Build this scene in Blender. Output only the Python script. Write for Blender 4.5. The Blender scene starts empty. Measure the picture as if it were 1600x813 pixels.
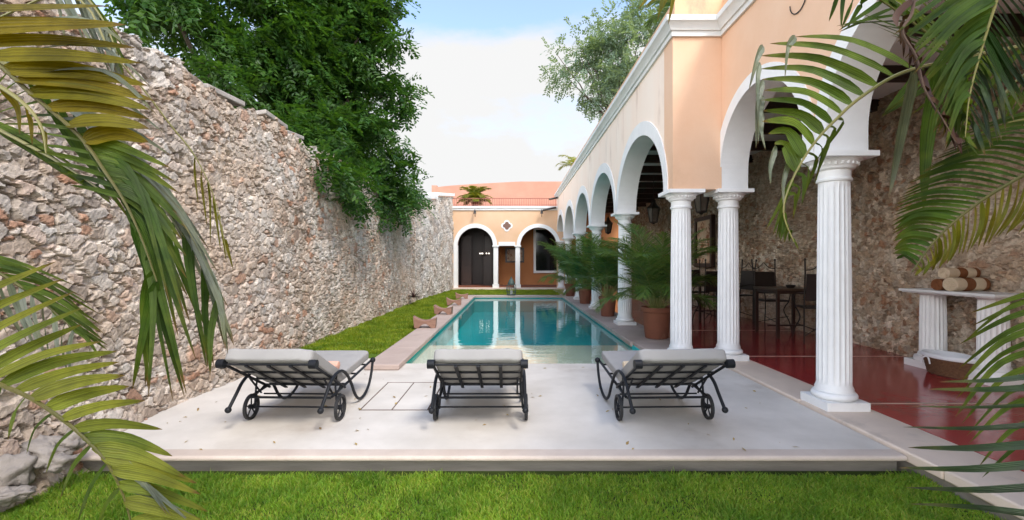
import bpy, math, random
import numpy as np
from mathutils import Vector, Matrix

S = bpy.context.scene
COL = S.collection
R = math.radians
rnd = random.Random(7)
F, H, VX, VY = 720.0, 1.45, 800.0, 410.0      # focal length in photo pixels, eye height, vanishing point

# ------------------------------------------------------------------ camera, sky, sun, exposure
cam = bpy.data.cameras.new('camera'); co = bpy.data.objects.new('camera', cam); COL.objects.link(co)
cam.sensor_width = 36; cam.lens = 36 * F / 1600; cam.shift_y = 3.5 / 1600
cam.clip_start = .02; cam.clip_end = 4000
co.location = (0, 0, H); co.rotation_euler = (R(90), 0, 0); S.camera = co

SUN_DIR = Vector((.34, -.55, .76)).normalized()
SUN_EL = math.asin(SUN_DIR.z); SUN_ROT = math.atan2(SUN_DIR.x, SUN_DIR.y)
w = bpy.data.worlds.new('World'); S.world = w; w.use_nodes = True
nt = w.node_tree; nt.nodes.clear()
N = nt.nodes.new; L = nt.links.new
out = N('ShaderNodeOutputWorld'); bg = N('ShaderNodeBackground'); bg.inputs['Strength'].default_value = .15
sky = N('ShaderNodeTexSky'); sky.sky_type = 'NISHITA'; sky.sun_disc = False
sky.sun_elevation = SUN_EL; sky.sun_rotation = SUN_ROT; sky.dust_density = .6; sky.air_density = .85; sky.ozone_density = .8
tc = N('ShaderNodeTexCoord'); mp = N('ShaderNodeMapping'); mp.inputs['Scale'].default_value = (1.0, 1.0, 2.4)
mp.inputs['Location'].default_value = (.6, .15, .3)
nz = N('ShaderNodeTexNoise'); nz.inputs['Scale'].default_value = 2.6; nz.inputs['Detail'].default_value = 9; nz.inputs['Roughness'].default_value = .56
L(tc.outputs['Generated'], mp.inputs['Vector']); L(mp.outputs['Vector'], nz.inputs['Vector'])
sep = N('ShaderNodeSeparateXYZ'); L(tc.outputs['Generated'], sep.inputs[0])
bank = N('ShaderNodeMapRange'); bank.interpolation_type = 'SMOOTHSTEP'          # clouds thin out towards the zenith
bank.inputs['From Min'].default_value = .36; bank.inputs['From Max'].default_value = .50
bank.inputs['To Min'].default_value = .30; bank.inputs['To Max'].default_value = -.06
L(sep.outputs['Z'], bank.inputs['Value'])
ad = N('ShaderNodeMath'); ad.operation = 'ADD'; L(nz.outputs['Fac'], ad.inputs[0]); L(bank.outputs[0], ad.inputs[1])
cr = N('ShaderNodeMapRange'); cr.interpolation_type = 'SMOOTHSTEP'
cr.inputs['From Min'].default_value = .58; cr.inputs['From Max'].default_value = .80; cr.inputs['To Min'].default_value = .12
L(ad.outputs[0], cr.inputs['Value'])
mx = N('ShaderNodeMix'); mx.data_type = 'RGBA'
sd_ = N('ShaderNodeMapRange'); sd_.interpolation_type = 'SMOOTHSTEP'                # clouds behind the camera brightened, an added fill for surfaces facing it
sd_.inputs['From Min'].default_value = -.5; sd_.inputs['From Max'].default_value = .85; sd_.inputs['To Min'].default_value = 11.0; sd_.inputs['To Max'].default_value = 2.05
L(sep.outputs['Y'], sd_.inputs['Value']); L(sd_.outputs[0], mx.inputs['B'])
L(cr.outputs[0], mx.inputs['Factor']); L(sky.outputs[0], mx.inputs['A'])
L(mx.outputs['Result'], bg.inputs['Color']); L(bg.outputs[0], out.inputs['Surface'])

sl = bpy.data.lights.new('sun', 'SUN'); sl.energy = 1.0; sl.angle = R(14); sl.color = (1, .95, .87)
so = bpy.data.objects.new('sun', sl); COL.objects.link(so)
so.rotation_euler = SUN_DIR.to_track_quat('Z', 'Y').to_euler(); so.location = (4, -4, 12)
S.view_settings.view_transform = 'Standard'; S.view_settings.look = 'None'
S.view_settings.gamma = 1; S.view_settings.use_curve_mapping = False
S.view_settings.exposure = 1.6
S.render.engine = 'CYCLES'
S.cycles.max_bounces = 10; S.cycles.diffuse_bounces = 4; S.cycles.transparent_max_bounces = 16
S.cycles.use_denoising = True; S.cycles.caustics_reflective = False; S.cycles.caustics_refractive = False

def P(x, y, Y):                                 # a photo pixel at a real depth -> a point of the place
    return Vector(((x - VX) / F * Y, Y, H - (y - VY) / F * Y))

# ------------------------------------------------------------------ helpers
class MB:
    def __init__(s): s.v = []; s.f = []; s.m = []; s.leaf = {}
    def add(s, vs, fs, mi=0):
        b = len(s.v); s.v += [tuple(p) for p in vs]
        s.f += [tuple(i + b for i in f) for f in fs]; s.m += [mi] * len(fs); return s
    def box(s, x0, x1, y0, y1, z0, z1, mi=0):
        v = [(x, y, z) for z in (z0, z1) for y in (y0, y1) for x in (x0, x1)]
        return s.add(v, [(0,2,3,1),(4,5,7,6),(0,1,5,4),(2,6,7,3),(0,4,6,2),(1,3,7,5)], mi)
    def obox(s, c, ax, ay, az, mi=0):            # centre and half axes
        c = Vector(c); ax = Vector(ax); ay = Vector(ay); az = Vector(az)
        v = [c + ax*i + ay*j + az*k for k in (-1,1) for j in (-1,1) for i in (-1,1)]
        return s.add(v, [(0,2,3,1),(4,5,7,6),(0,1,5,4),(2,6,7,3),(0,4,6,2),(1,3,7,5)], mi)
    def tube(s, pts, r, n=8, mi=0, cap=True):
        pts = [Vector(p) for p in pts]; rs = r if isinstance(r, (list, tuple)) else [r]*len(pts)
        vs = []; up = None
        for i, p in enumerate(pts):
            t = (pts[min(i+1, len(pts)-1)] - pts[max(i-1, 0)]).normalized()
            if up is None:
                up = Vector((0,0,1)) if abs(t.z) < .9 else Vector((1,0,0))
            a = up - t * up.dot(t)
            if a.length < 1e-4: a = t.orthogonal()
            a.normalize(); b = t.cross(a); up = a
            for k in range(n):
                q = 2*math.pi*k/n; vs.append(p + (a*math.cos(q) + b*math.sin(q))*rs[i])
        fs = [(i*n+k, i*n+(k+1) % n, (i+1)*n+(k+1) % n, (i+1)*n+k) for i in range(len(pts)-1) for k in range(n)]
        if cap: fs += [tuple(range(n))[::-1], tuple((len(pts)-1)*n + k for k in range(n))]
        return s.add(vs, fs, mi)
    def lathe(s, prof, c=(0,0,0), n=32, mi=0, cap=True):
        vs = [(c[0] + r*math.cos(2*math.pi*k/n), c[1] + r*math.sin(2*math.pi*k/n), c[2] + z) for r, z in prof for k in range(n)]
        fs = [(i*n+k, i*n+(k+1) % n, (i+1)*n+(k+1) % n, (i+1)*n+k) for i in range(len(prof)-1) for k in range(n)]
        if cap: fs += [tuple(range(n))[::-1], tuple((len(prof)-1)*n + k for k in range(n))]
        return s.add(vs, fs, mi)
    def prism(s, poly, f0, f1, mi=0):             # poly of 2-tuples, f0/f1 map (u,v) -> 3d for the two caps
        n = len(poly); vs = [f0(*p) for p in poly] + [f1(*p) for p in poly]
        fs = [tuple(range(n))[::-1], tuple(range(n, 2*n))] + [(i, (i+1) % n, n+(i+1) % n, n+i) for i in range(n)]
        return s.add(vs, fs, mi)
    def ball(s, c, r, n=10, sz=1, mi=0):
        prof = [(max(1e-4, r*math.sin(math.pi*i/n)), -r*sz*math.cos(math.pi*i/n)) for i in range(n+1)]
        return s.lathe(prof, c, n+4, mi)
    def build(s, name, mats, parent=None, smooth=True, bevel=0, angle=38):
        me = bpy.data.meshes.new(name); me.from_pydata(s.v, [], s.f); me.update()
        if s.leaf:
            at = me.attributes.new('leaf', 'FLOAT_VECTOR', 'POINT'); a = np.zeros((len(s.v), 3), np.float32)
            for i, q in s.leaf.items(): a[i] = q
            at.data.foreach_set('vector', a.ravel())
        return link(name, me, mats, parent, s.m, smooth, bevel, angle)

def link(name, me, mats, parent=None, mi=None, smooth=True, bevel=0, angle=38):
    if not isinstance(mats, (list, tuple)): mats = [mats]
    for m in mats: me.materials.append(m)
    if mi is not None and len(mats) > 1: me.polygons.foreach_set('material_index', mi)
    if smooth:
        me.polygons.foreach_set('use_smooth', [True]*len(me.polygons)); me.set_sharp_from_angle(angle=R(angle))
    o = bpy.data.objects.new(name, me); COL.objects.link(o)
    if bevel:
        b = o.modifiers.new('bevel', 'BEVEL'); b.width = bevel; b.segments = 2; b.limit_method = 'ANGLE'; b.angle_limit = R(40); b.harden_normals = False
    if parent is not None:
        o.parent = parent
        if parent.type == 'EMPTY': o.matrix_parent_inverse = Matrix.Translation(-parent.location)
    return o

def npmesh(name, verts, faces, mats, parent=None, smooth=False, col=None):     # numpy arrays, all faces with the same corner count
    me = bpy.data.meshes.new(name); k = faces.shape[1]
    me.vertices.add(len(verts)); me.vertices.foreach_set('co', np.ascontiguousarray(verts, np.float32).ravel())
    me.loops.add(faces.size); me.loops.foreach_set('vertex_index', np.ascontiguousarray(faces, np.int32).ravel())
    me.polygons.add(len(faces)); me.polygons.foreach_set('loop_start', np.arange(0, faces.size, k, dtype=np.int32))
    me.polygons.foreach_set('use_smooth', np.full(len(faces), smooth))
    me.update(calc_edges=True)
    if col is not None:
        a = me.color_attributes.new('Col', 'FLOAT_COLOR', 'POINT')
        a.data.foreach_set('color', np.ascontiguousarray(np.c_[col, np.ones(len(col))], np.float32).ravel())
    return link(name, me, mats, parent, None, False)

def tag(o, label, cat, group=None):
    o['label'] = label; o['category'] = cat
    if group: o['group'] = group
    return o
def thing(name, label, cat, loc=(0,0,0), group=None):
    o = bpy.data.objects.new(name, None); COL.objects.link(o); o.location = loc; o.empty_display_size = .1
    return tag(o, label, cat, group)
def struct(o, kind='structure'): o['kind'] = kind; return o
def kids(o): return [c for c in bpy.data.objects if c.parent == o]
def copy_tree(o, parent=None):
    c = o.copy(); COL.objects.link(c)
    if parent is not None: c.parent = parent; c.matrix_parent_inverse = o.matrix_parent_inverse.copy()
    for ch in kids(o): copy_tree(ch, c)
    return c

# ------------------------------------------------------------------ materials
def mat(name, c1, c2=None, scale=4, rough=.7, bump=0, bscale=None, detail=6, metal=0, spec=.5, c3=None, s3=1.0, t3=(.55,.75), stretch=None, rvar=0, subs=None):
    m = bpy.data.materials.new(name); m.use_nodes = True; n = m.node_tree; b = n.nodes['Principled BSDF']
    def nd(t): return n.nodes.new(t)
    b.inputs['Roughness'].default_value = rough; b.inputs['Metallic'].default_value = metal; b.inputs['Specular IOR Level'].default_value = spec
    if c2 is None and not bump: b.inputs['Base Color'].default_value = (*c1, 1); return m
    t = nd('ShaderNodeTexCoord'); v = t.outputs['Object']
    if stretch:
        mp = nd('ShaderNodeMapping'); mp.inputs['Scale'].default_value = stretch; n.links.new(v, mp.inputs[0]); v = mp.outputs[0]
    def noise(s, d=detail, ro=.6):
        z = nd('ShaderNodeTexNoise'); z.inputs['Scale'].default_value = s; z.inputs['Detail'].default_value = d; z.inputs['Roughness'].default_value = ro
        n.links.new(v, z.inputs['Vector']); return z.outputs['Fac']
    nz = noise(scale)
    rp = nd('ShaderNodeMapRange'); rp.inputs['From Min'].default_value = .3; rp.inputs['From Max'].default_value = .7; n.links.new(nz, rp.inputs['Value'])
    x = nd('ShaderNodeMix'); x.data_type = 'RGBA'; x.inputs['A'].default_value = (*c1, 1); x.inputs['B'].default_value = (*(c2 or c1), 1)
    n.links.new(rp.outputs[0], x.inputs['Factor']); res = x.outputs['Result']
    if c3:
        r2 = nd('ShaderNodeMapRange'); r2.interpolation_type = 'SMOOTHSTEP'; r2.inputs['From Min'].default_value = t3[0]; r2.inputs['From Max'].default_value = t3[1]
        n.links.new(noise(s3, 8, .65), r2.inputs['Value'])
        y = nd('ShaderNodeMix'); y.data_type = 'RGBA'; y.inputs['B'].default_value = (*c3, 1)
        n.links.new(res, y.inputs['A']); n.links.new(r2.outputs[0], y.inputs['Factor']); res = y.outputs['Result']
    n.links.new(res, b.inputs['Base Color'])
    if rvar:
        q = nd('ShaderNodeMapRange'); q.inputs['From Min'].default_value = .3; q.inputs['From Max'].default_value = .7
        q.inputs['To Min'].default_value = rough - rvar; q.inputs['To Max'].default_value = rough + rvar
        n.links.new(noise(scale*2.3), q.inputs['Value']); n.links.new(q.outputs[0], b.inputs['Roughness'])
    if bump:
        bp = nd('ShaderNodeBump'); bp.inputs['Strength'].default_value = 1; bp.inputs['Distance'].default_value = bump
        n.links.new(noise(bscale or scale*6, 8), bp.inputs['Height']); n.links.new(bp.outputs[0], b.inputs['Normal'])
    return m

def leaf_mat(name, ramp, trans=.35, rough=.4, spec=.5, tcol=None):      # every leaf its own tone
    m = bpy.data.materials.new(name); m.use_nodes = True; n = m.node_tree; b = n.nodes['Principled BSDF']; o = n.nodes['Material Output']
    g = n.nodes.new('ShaderNodeNewGeometry'); r = n.nodes.new('ShaderNodeValToRGB'); n.links.new(g.outputs['Random Per Island'], r.inputs[0])
    e = r.color_ramp.elements
    while len(e) < len(ramp): e.new(.5)
    for i, c in enumerate(ramp): e[i].position = i/(len(ramp)-1); e[i].color = (*c, 1)
    n.links.new(r.outputs[0], b.inputs['Base Color']); b.inputs['Roughness'].default_value = rough; b.inputs['Specular IOR Level'].default_value = spec
    t = n.nodes.new('ShaderNodeBsdfTranslucent'); hs = n.nodes.new('ShaderNodeMix'); hs.data_type = 'RGBA'; hs.blend_type = 'MULTIPLY'; hs.inputs['Factor'].default_value = 1
    hs.inputs['B'].default_value = (*(tcol or (1.9, 1.7, .55)), 1); n.links.new(r.outputs[0], hs.inputs['A']); n.links.new(hs.outputs['Result'], t.inputs['Color'])
    x = n.nodes.new('ShaderNodeMixShader'); x.inputs[0].default_value = trans
    n.links.new(b.outputs[0], x.inputs[1]); n.links.new(t.outputs[0], x.inputs[2]); n.links.new(x.outputs[0], o.inputs['Surface'])
    return m

def palm_mat(name, ramp, trans=.35, rough=.4, spec=.3, tip=(.16,.10,.03), old=(.20,.17,.03), oldf=.35):
    m = leaf_mat(name, ramp, trans, rough, spec); n = m.node_tree; K = n.links.new
    rp = [q for q in n.nodes if q.type == 'VALTORGB'][0]; b = n.nodes['Principled BSDF']
    at = n.nodes.new('ShaderNodeAttribute'); at.attribute_name = 'leaf'; sx = n.nodes.new('ShaderNodeSeparateXYZ'); K(at.outputs['Vector'], sx.inputs[0])
    g = [q for q in n.nodes if q.type == 'NEW_GEOMETRY'][0]
    def mth(op, a, b_=None, c=None):
        q = n.nodes.new('ShaderNodeMath'); q.operation = op
        for i, v in enumerate((a, b_, c)):
            if v is None: continue
            if isinstance(v, (int, float)): q.inputs[i].default_value = v
            else: K(v, q.inputs[i])
        return q.outputs[0]
    def rng(v, a, b_, c, d):
        q = n.nodes.new('ShaderNodeMapRange'); q.interpolation_type = 'SMOOTHSTEP'
        for k, x in zip(('From Min','From Max','To Min','To Max'), (a, b_, c, d)): q.inputs[k].default_value = x
        K(v, q.inputs['Value']); return q.outputs[0]
    def mix(f, a, c, bt='MIX'):
        q = n.nodes.new('ShaderNodeMix'); q.data_type = 'RGBA'; q.blend_type = bt
        if isinstance(f, (int, float)): q.inputs['Factor'].default_value = f
        else: K(f, q.inputs['Factor'])
        for k, v in (('A', a), ('B', c)):
            if isinstance(v, tuple): q.inputs[k].default_value = (*v, 1)
            else: K(v, q.inputs[k])
        return q.outputs['Result']
    u, f = sx.outputs['X'], sx.outputs['Y']; rnd_ = g.outputs['Random Per Island']
    rib = mth('SINE', mth('MULTIPLY', u, 21.0)); mid = rng(mth('ABSOLUTE', u), 0, .16, .62, 1.0)
    tc = n.nodes.new('ShaderNodeTexCoord'); z = n.nodes.new('ShaderNodeTexNoise'); z.inputs['Scale'].default_value = 9; z.inputs['Detail'].default_value = 5; K(tc.outputs['Object'], z.inputs['Vector'])
    lum = mth('MULTIPLY', mth('MULTIPLY_ADD', rib, .13, 1.0), mid); lum = mth('MULTIPLY', lum, rng(z.outputs['Fac'], .3, .7, .72, 1.25))
    cv = n.nodes.new('ShaderNodeCombineXYZ'); [K(lum, cv.inputs[k]) for k in range(3)]
    col = mix(1.0, rp.outputs[0], cv.outputs[0], 'MULTIPLY')
    col = mix(mth('MULTIPLY', rng(mth('ADD', mth('MULTIPLY', f, .55), z.outputs['Fac']), .78, 1.15, 0, 1), oldf), col, old)
    col = mix(rng(mth('ADD', f, mth('MULTIPLY', rnd_, .10)), .93, 1.0, 0, .9), col, tip)
    K(col, b.inputs['Base Color'])
    mu = [q for q in n.nodes if q.type == 'MIX' and q.blend_type == 'MULTIPLY' and q.inputs['B'].default_value[2] < .9 and not q.inputs['B'].is_linked][0]; K(col, mu.inputs['A'])
    bp = n.nodes.new('ShaderNodeBump'); bp.inputs['Distance'].default_value = .0006; K(rib, bp.inputs['Height']); K(bp.outputs[0], b.inputs['Normal'])
    return m

def stone_mat(name, bump=.01, rough=.9):                                # per-stone colours come from the mesh
    m = bpy.data.materials.new(name); m.use_nodes = True; n = m.node_tree; b = n.nodes['Principled BSDF']
    a = n.nodes.new('ShaderNodeVertexColor'); a.layer_name = 'Col'
    t = n.nodes.new('ShaderNodeTexCoord'); z = n.nodes.new('ShaderNodeTexNoise'); z.inputs['Scale'].default_value = 26; z.inputs['Detail'].default_value = 8; z.inputs['Roughness'].default_value = .7
    n.links.new(t.outputs['Object'], z.inputs['Vector'])
    mr = n.nodes.new('ShaderNodeMapRange'); mr.inputs['From Min'].default_value = .3; mr.inputs['From Max'].default_value = .7; mr.inputs['To Min'].default_value = .66; mr.inputs['To Max'].default_value = 1.25
    n.links.new(z.outputs['Fac'], mr.inputs['Value'])
    x = n.nodes.new('ShaderNodeMix'); x.data_type = 'RGBA'; x.blend_type = 'MULTIPLY'; x.inputs['Factor'].default_value = 1
    n.links.new(a.outputs['Color'], x.inputs['A']); n.links.new(mr.outputs[0], x.inputs['B']); n.links.new(x.outputs['Result'], b.inputs['Base Color'])
    b.inputs['Roughness'].default_value = rough; b.inputs['Specular IOR Level'].default_value = .25
    bp = n.nodes.new('ShaderNodeBump'); bp.inputs['Distance'].default_value = bump; n.links.new(z.outputs['Fac'], bp.inputs['Height']); n.links.new(bp.outputs[0], b.inputs['Normal'])
    return m

M = {}
M['peach'] = mat('peach_limewash', (.71,.445,.285), (.75,.505,.345), 1.3, .85, .002, 40, c3=(.63,.39,.24), s3=.8, t3=(.5,.8))
M['peach_pale'] = mat('pale_peach_limewash', (.90,.70,.55), (.91,.77,.64), 1.2, .6, .002, 40, c3=(.60,.42,.31), s3=3.2, t3=(.54,.80), stretch=(1,1,.22))  # paler peach for the pool-side arcade wall, with darker vertical streaks
M['orange'] = mat('orange_limewash', (.64,.405,.24), (.70,.465,.30), 1.1, .85, .002, 30)
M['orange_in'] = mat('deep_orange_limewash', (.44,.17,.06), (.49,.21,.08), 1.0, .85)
M['terracotta_wall'] = mat('terracotta_limewash', (.44,.20,.135), (.50,.26,.18), .8, .9, .002, 20)
M['white'] = mat('white_limewash', (.80,.79,.77), (.72,.71,.69), 3, .7, .0015, 30)
M['white_col'] = mat('white_column_paint', (.83,.82,.80), (.77,.76,.74), 5, .55, .001, 60, c3=(.60,.56,.49), s3=2.2, t3=(.60,.86))
M['cornice'] = mat('weathered_white_cornice', (.76,.75,.72), (.62,.62,.60), 1.5, .8, .002, 30, c3=(.38,.38,.36), s3=2.2, t3=(.6,.8))
M['ceiling'] = mat('white_ceiling', (.90,.88,.85), (.86,.84,.81), 2, .9)
M['beam'] = mat('dark_beam_wood', (.028,.017,.012), (.045,.028,.02), 6, .7)
M['stone'] = stone_mat('rubble_stone', .012)
M['deck'] = mat('pale_concrete', (.67,.62,.56), (.52,.475,.42), 1.5, .62, .0012, 90, c3=(.40,.335,.275), s3=.9, t3=(.52,.80), rvar=.12, spec=.3)
M['deck_edge'] = mat('pinkish_stone_lip', (.56,.47,.40), (.47,.38,.32), 3, .8, .003, 60)
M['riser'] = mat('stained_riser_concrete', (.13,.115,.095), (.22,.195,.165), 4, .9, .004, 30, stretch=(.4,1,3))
M['coping'] = mat('pinkish_coping_stone', (.47,.37,.32), (.38,.29,.25), 1.6, .8, .003, 50, c3=(.25,.21,.20), s3=1.3, t3=(.55,.75))
M['kerb'] = mat('cream_kerb_stone', (.70,.57,.46), (.60,.48,.385), 2, .8, .003, 50, c3=(.33,.27,.23), s3=1.1, t3=(.58,.78))
M['redfloor'] = mat('polished_red_concrete', (.35,.030,.032), (.40,.040,.040), 1.2, .14, .0006, 20, c3=(.27,.024,.026), s3=.9, t3=(.5,.8), rvar=.035, spec=.6)
M['joint'] = mat('pale_floor_joint', (.60,.48,.38), (.45,.33,.26), 12, .8)
M['poolfloor'] = mat('teal_pool_plaster', (.010,.50,.52), (.016,.58,.58), .5, .8)
M['poolwall'] = mat('teal_waterline_plaster', (.014,.46,.47), (.02,.50,.49), 2, .8)
M['shelf'] = mat('sandy_pool_shelf', (.82,.72,.57), (.76,.66,.51), 1.5, .8)
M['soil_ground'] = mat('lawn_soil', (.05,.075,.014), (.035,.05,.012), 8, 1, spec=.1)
M['soil_sun_tone'] = mat('sun_tone_lawn_soil', (.10,.16,.02), (.07,.12,.018), 5, 1, spec=.1)  # far lawn soil, lighter: sunlit look put into its colour
M['ground'] = mat('dry_ground', (.16,.13,.08), (.12,.10,.06), .5, 1)
M['iron'] = mat('dark_wrought_iron', (.008,.009,.011), (.014,.015,.019), 20, .5, .0006, 120, spec=.25)
M['iron_brown'] = mat('brown_iron', (.020,.014,.011), (.030,.022,.017), 20, .5)
M['rubber'] = mat('black_rubber', (.012,.012,.013), None, rough=.6)
M['cushion'] = mat('grey_beige_canvas', (.345,.33,.315), (.30,.287,.274), 3, .9, .0012, 14, spec=.2)
M['towel_beige'] = mat('beige_towelling', (.66,.53,.38), (.58,.46,.32), 30, 1, .004, 160, spec=.1)
M['towel_brown'] = mat('brown_towelling', (.25,.10,.045), (.19,.075,.033), 30, 1, .004, 160, spec=.1)
M['pink'] = mat('pale_coral_towelling', (.72,.42,.32), (.64,.36,.27), 30, 1, .003, 160, spec=.1)
M['terracotta'] = mat('terracotta_clay', (.23,.080,.042), (.17,.058,.033), 3, .85, .002, 40, c3=(.34,.19,.13), s3=2.5, t3=(.58,.8))
M['soil'] = mat('potting_soil', (.03,.02,.013), (.05,.035,.02), 30, 1)
M['wood_block'] = mat('reddish_wood', (.22,.11,.075), (.32,.18,.125), 5, .7, .003, 40, stretch=(1,4,4))
M['bark'] = mat('grey_bark', (.14,.11,.085), (.09,.07,.055), 6, .95, .012, 20)
M['wicker'] = mat('dark_wicker', (.20,.10,.05), (.11,.055,.028), 40, .7, .004, 60)
M['linen'] = mat('white_linen', (.80,.80,.80), (.74,.74,.75), 8, .9, .003, 12)
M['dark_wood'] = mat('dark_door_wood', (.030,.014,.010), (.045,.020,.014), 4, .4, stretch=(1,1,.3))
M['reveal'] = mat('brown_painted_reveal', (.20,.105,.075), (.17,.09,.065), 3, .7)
M['leather'] = mat('black_brown_leather', (.016,.010,.008), (.024,.015,.012), 12, .4)
M['tabletop'] = mat('dark_table_wood', (.06,.035,.022), (.09,.055,.035), 8, .35, stretch=(1,6,1))
M['glass_dark'] = mat('dark_window_glass', (.008,.008,.009), None, rough=.08)
M['lantern_glass'] = mat('smoky_lantern_glass', (.10,.085,.07), (.16,.14,.115), 6, .25)
M['cage'] = mat('verdigris_iron', (.07,.10,.085), (.04,.06,.05), 18, .6)
M['picture'] = mat('abstract_painting', (.70,.40,.22), (.75,.62,.45), 3.5, .7, c3=(.34,.12,.06), s3=5, t3=(.52,.6))
M['picture2'] = mat('abstract_canvas_painting', (.45,.36,.27), (.56,.42,.30), 4, .7, c3=(.28,.10,.06), s3=6, t3=(.54,.6))
M['litter'] = leaf_mat('dry_leaf', [(.30,.20,.07), (.40,.30,.12), (.20,.12,.05)], .1, .8, .2)
M['groove'] = mat('dark_groove', (.07,.05,.04), (.14,.08,.05), 8, .9)
M['tree_leaf'] = leaf_mat('tree_leaf', [(.026,.080,.014), (.04,.11,.018), (.065,.145,.02), (.028,.085,.017)], .38, .42, .4)
M['pale_leaf'] = leaf_mat('pale_tree_leaf', [(.15,.225,.165), (.20,.275,.205), (.12,.19,.13)], .4, .45)
M['areca'] = palm_mat('areca_leaf', [(.05,.12,.028), (.08,.165,.035), (.13,.20,.04), (.06,.14,.04)], .35, .38, .4)
M['areca_stem'] = mat('areca_stem', (.16,.20,.05), (.22,.20,.06), 6, .5)
M['palm_green'] = palm_mat('green_palm_leaflet', [(.055,.10,.012), (.085,.135,.016), (.12,.165,.02)], .4, .42, .28)
M['palm_lime'] = palm_mat('lime_palm_leaflet', [(.10,.135,.013), (.14,.165,.016), (.17,.175,.018), (.07,.115,.013)], .42, .42, .25)
M['palm_gold'] = palm_mat('golden_green_palm_leaflet', [(.125,.115,.006), (.16,.120,.006), (.095,.105,.007)], .45, .45, .2)
M['palm_silver'] = palm_mat('glossy_grey_green_palm_leaflet', [(.10,.125,.075), (.16,.18,.125), (.05,.08,.03)], .2, .28, .8)
M['palm_dark'] = palm_mat('dark_palm_leaflet', [(.012,.032,.008), (.018,.045,.010), (.025,.055,.012)], .22, .35, .45)
M['palm_mid'] = palm_mat('mid_green_palm_leaflet', [(.03,.07,.008), (.05,.10,.010), (.085,.125,.012)], .4, .42, .3)
M['palm_yellow'] = palm_mat('yellowing_palm_leaflet', [(.14,.15,.014), (.20,.17,.018), (.07,.12,.014)], .4, .4)
M['palm_dead'] = leaf_mat('dead_palm_leaflet', [(.030,.013,.012), (.05,.022,.015), (.09,.05,.025)], .1, .6, .2)
M['dead_stalk'] = mat('dead_palm_rachis', (.05,.025,.02), (.10,.06,.035), 12, .8)
M['palm_stalk'] = mat('palm_rachis', (.20,.17,.05), (.13,.13,.035), 5, .45)
M['bromeliad'] = leaf_mat('dark_red_leaf', [(.05,.018,.02), (.08,.03,.03), (.04,.03,.02)], .15)
M['bush'] = leaf_mat('yellow_green_leaf', [(.16,.19,.02), (.24,.22,.03), (.10,.15,.02)], .4, .45)
def grass_mat(name, ramp, trans=.4):
    m = leaf_mat(name, ramp, trans, .5, .3, (1.7,1.5,.5)); n = m.node_tree; rp = [q for q in n.nodes if q.type == 'VALTORGB'][0]
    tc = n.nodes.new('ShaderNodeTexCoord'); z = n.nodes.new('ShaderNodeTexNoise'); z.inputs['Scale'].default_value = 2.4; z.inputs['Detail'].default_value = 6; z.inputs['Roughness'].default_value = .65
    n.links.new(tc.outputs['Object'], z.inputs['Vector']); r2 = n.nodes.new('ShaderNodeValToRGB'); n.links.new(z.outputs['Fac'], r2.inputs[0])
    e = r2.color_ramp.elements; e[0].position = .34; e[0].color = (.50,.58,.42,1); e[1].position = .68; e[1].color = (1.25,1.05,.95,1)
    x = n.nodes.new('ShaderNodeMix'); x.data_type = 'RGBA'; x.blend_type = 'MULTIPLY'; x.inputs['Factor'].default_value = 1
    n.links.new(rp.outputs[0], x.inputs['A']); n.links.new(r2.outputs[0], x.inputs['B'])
    for q in n.nodes:
        if q.type == 'BSDF_PRINCIPLED': n.links.new(x.outputs['Result'], q.inputs['Base Color'])
        if q.type == 'MIX' and q.name != x.name: n.links.new(x.outputs['Result'], q.inputs['A'])
    return m
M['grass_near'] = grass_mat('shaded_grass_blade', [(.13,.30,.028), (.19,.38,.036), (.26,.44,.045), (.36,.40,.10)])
M['grass_far'] = grass_mat('sun_tone_grass_blade', [(.15,.28,.018), (.21,.34,.022), (.26,.36,.03), (.29,.33,.05)])  # sunlit brightness of the far lawn put into the blade colour
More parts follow.
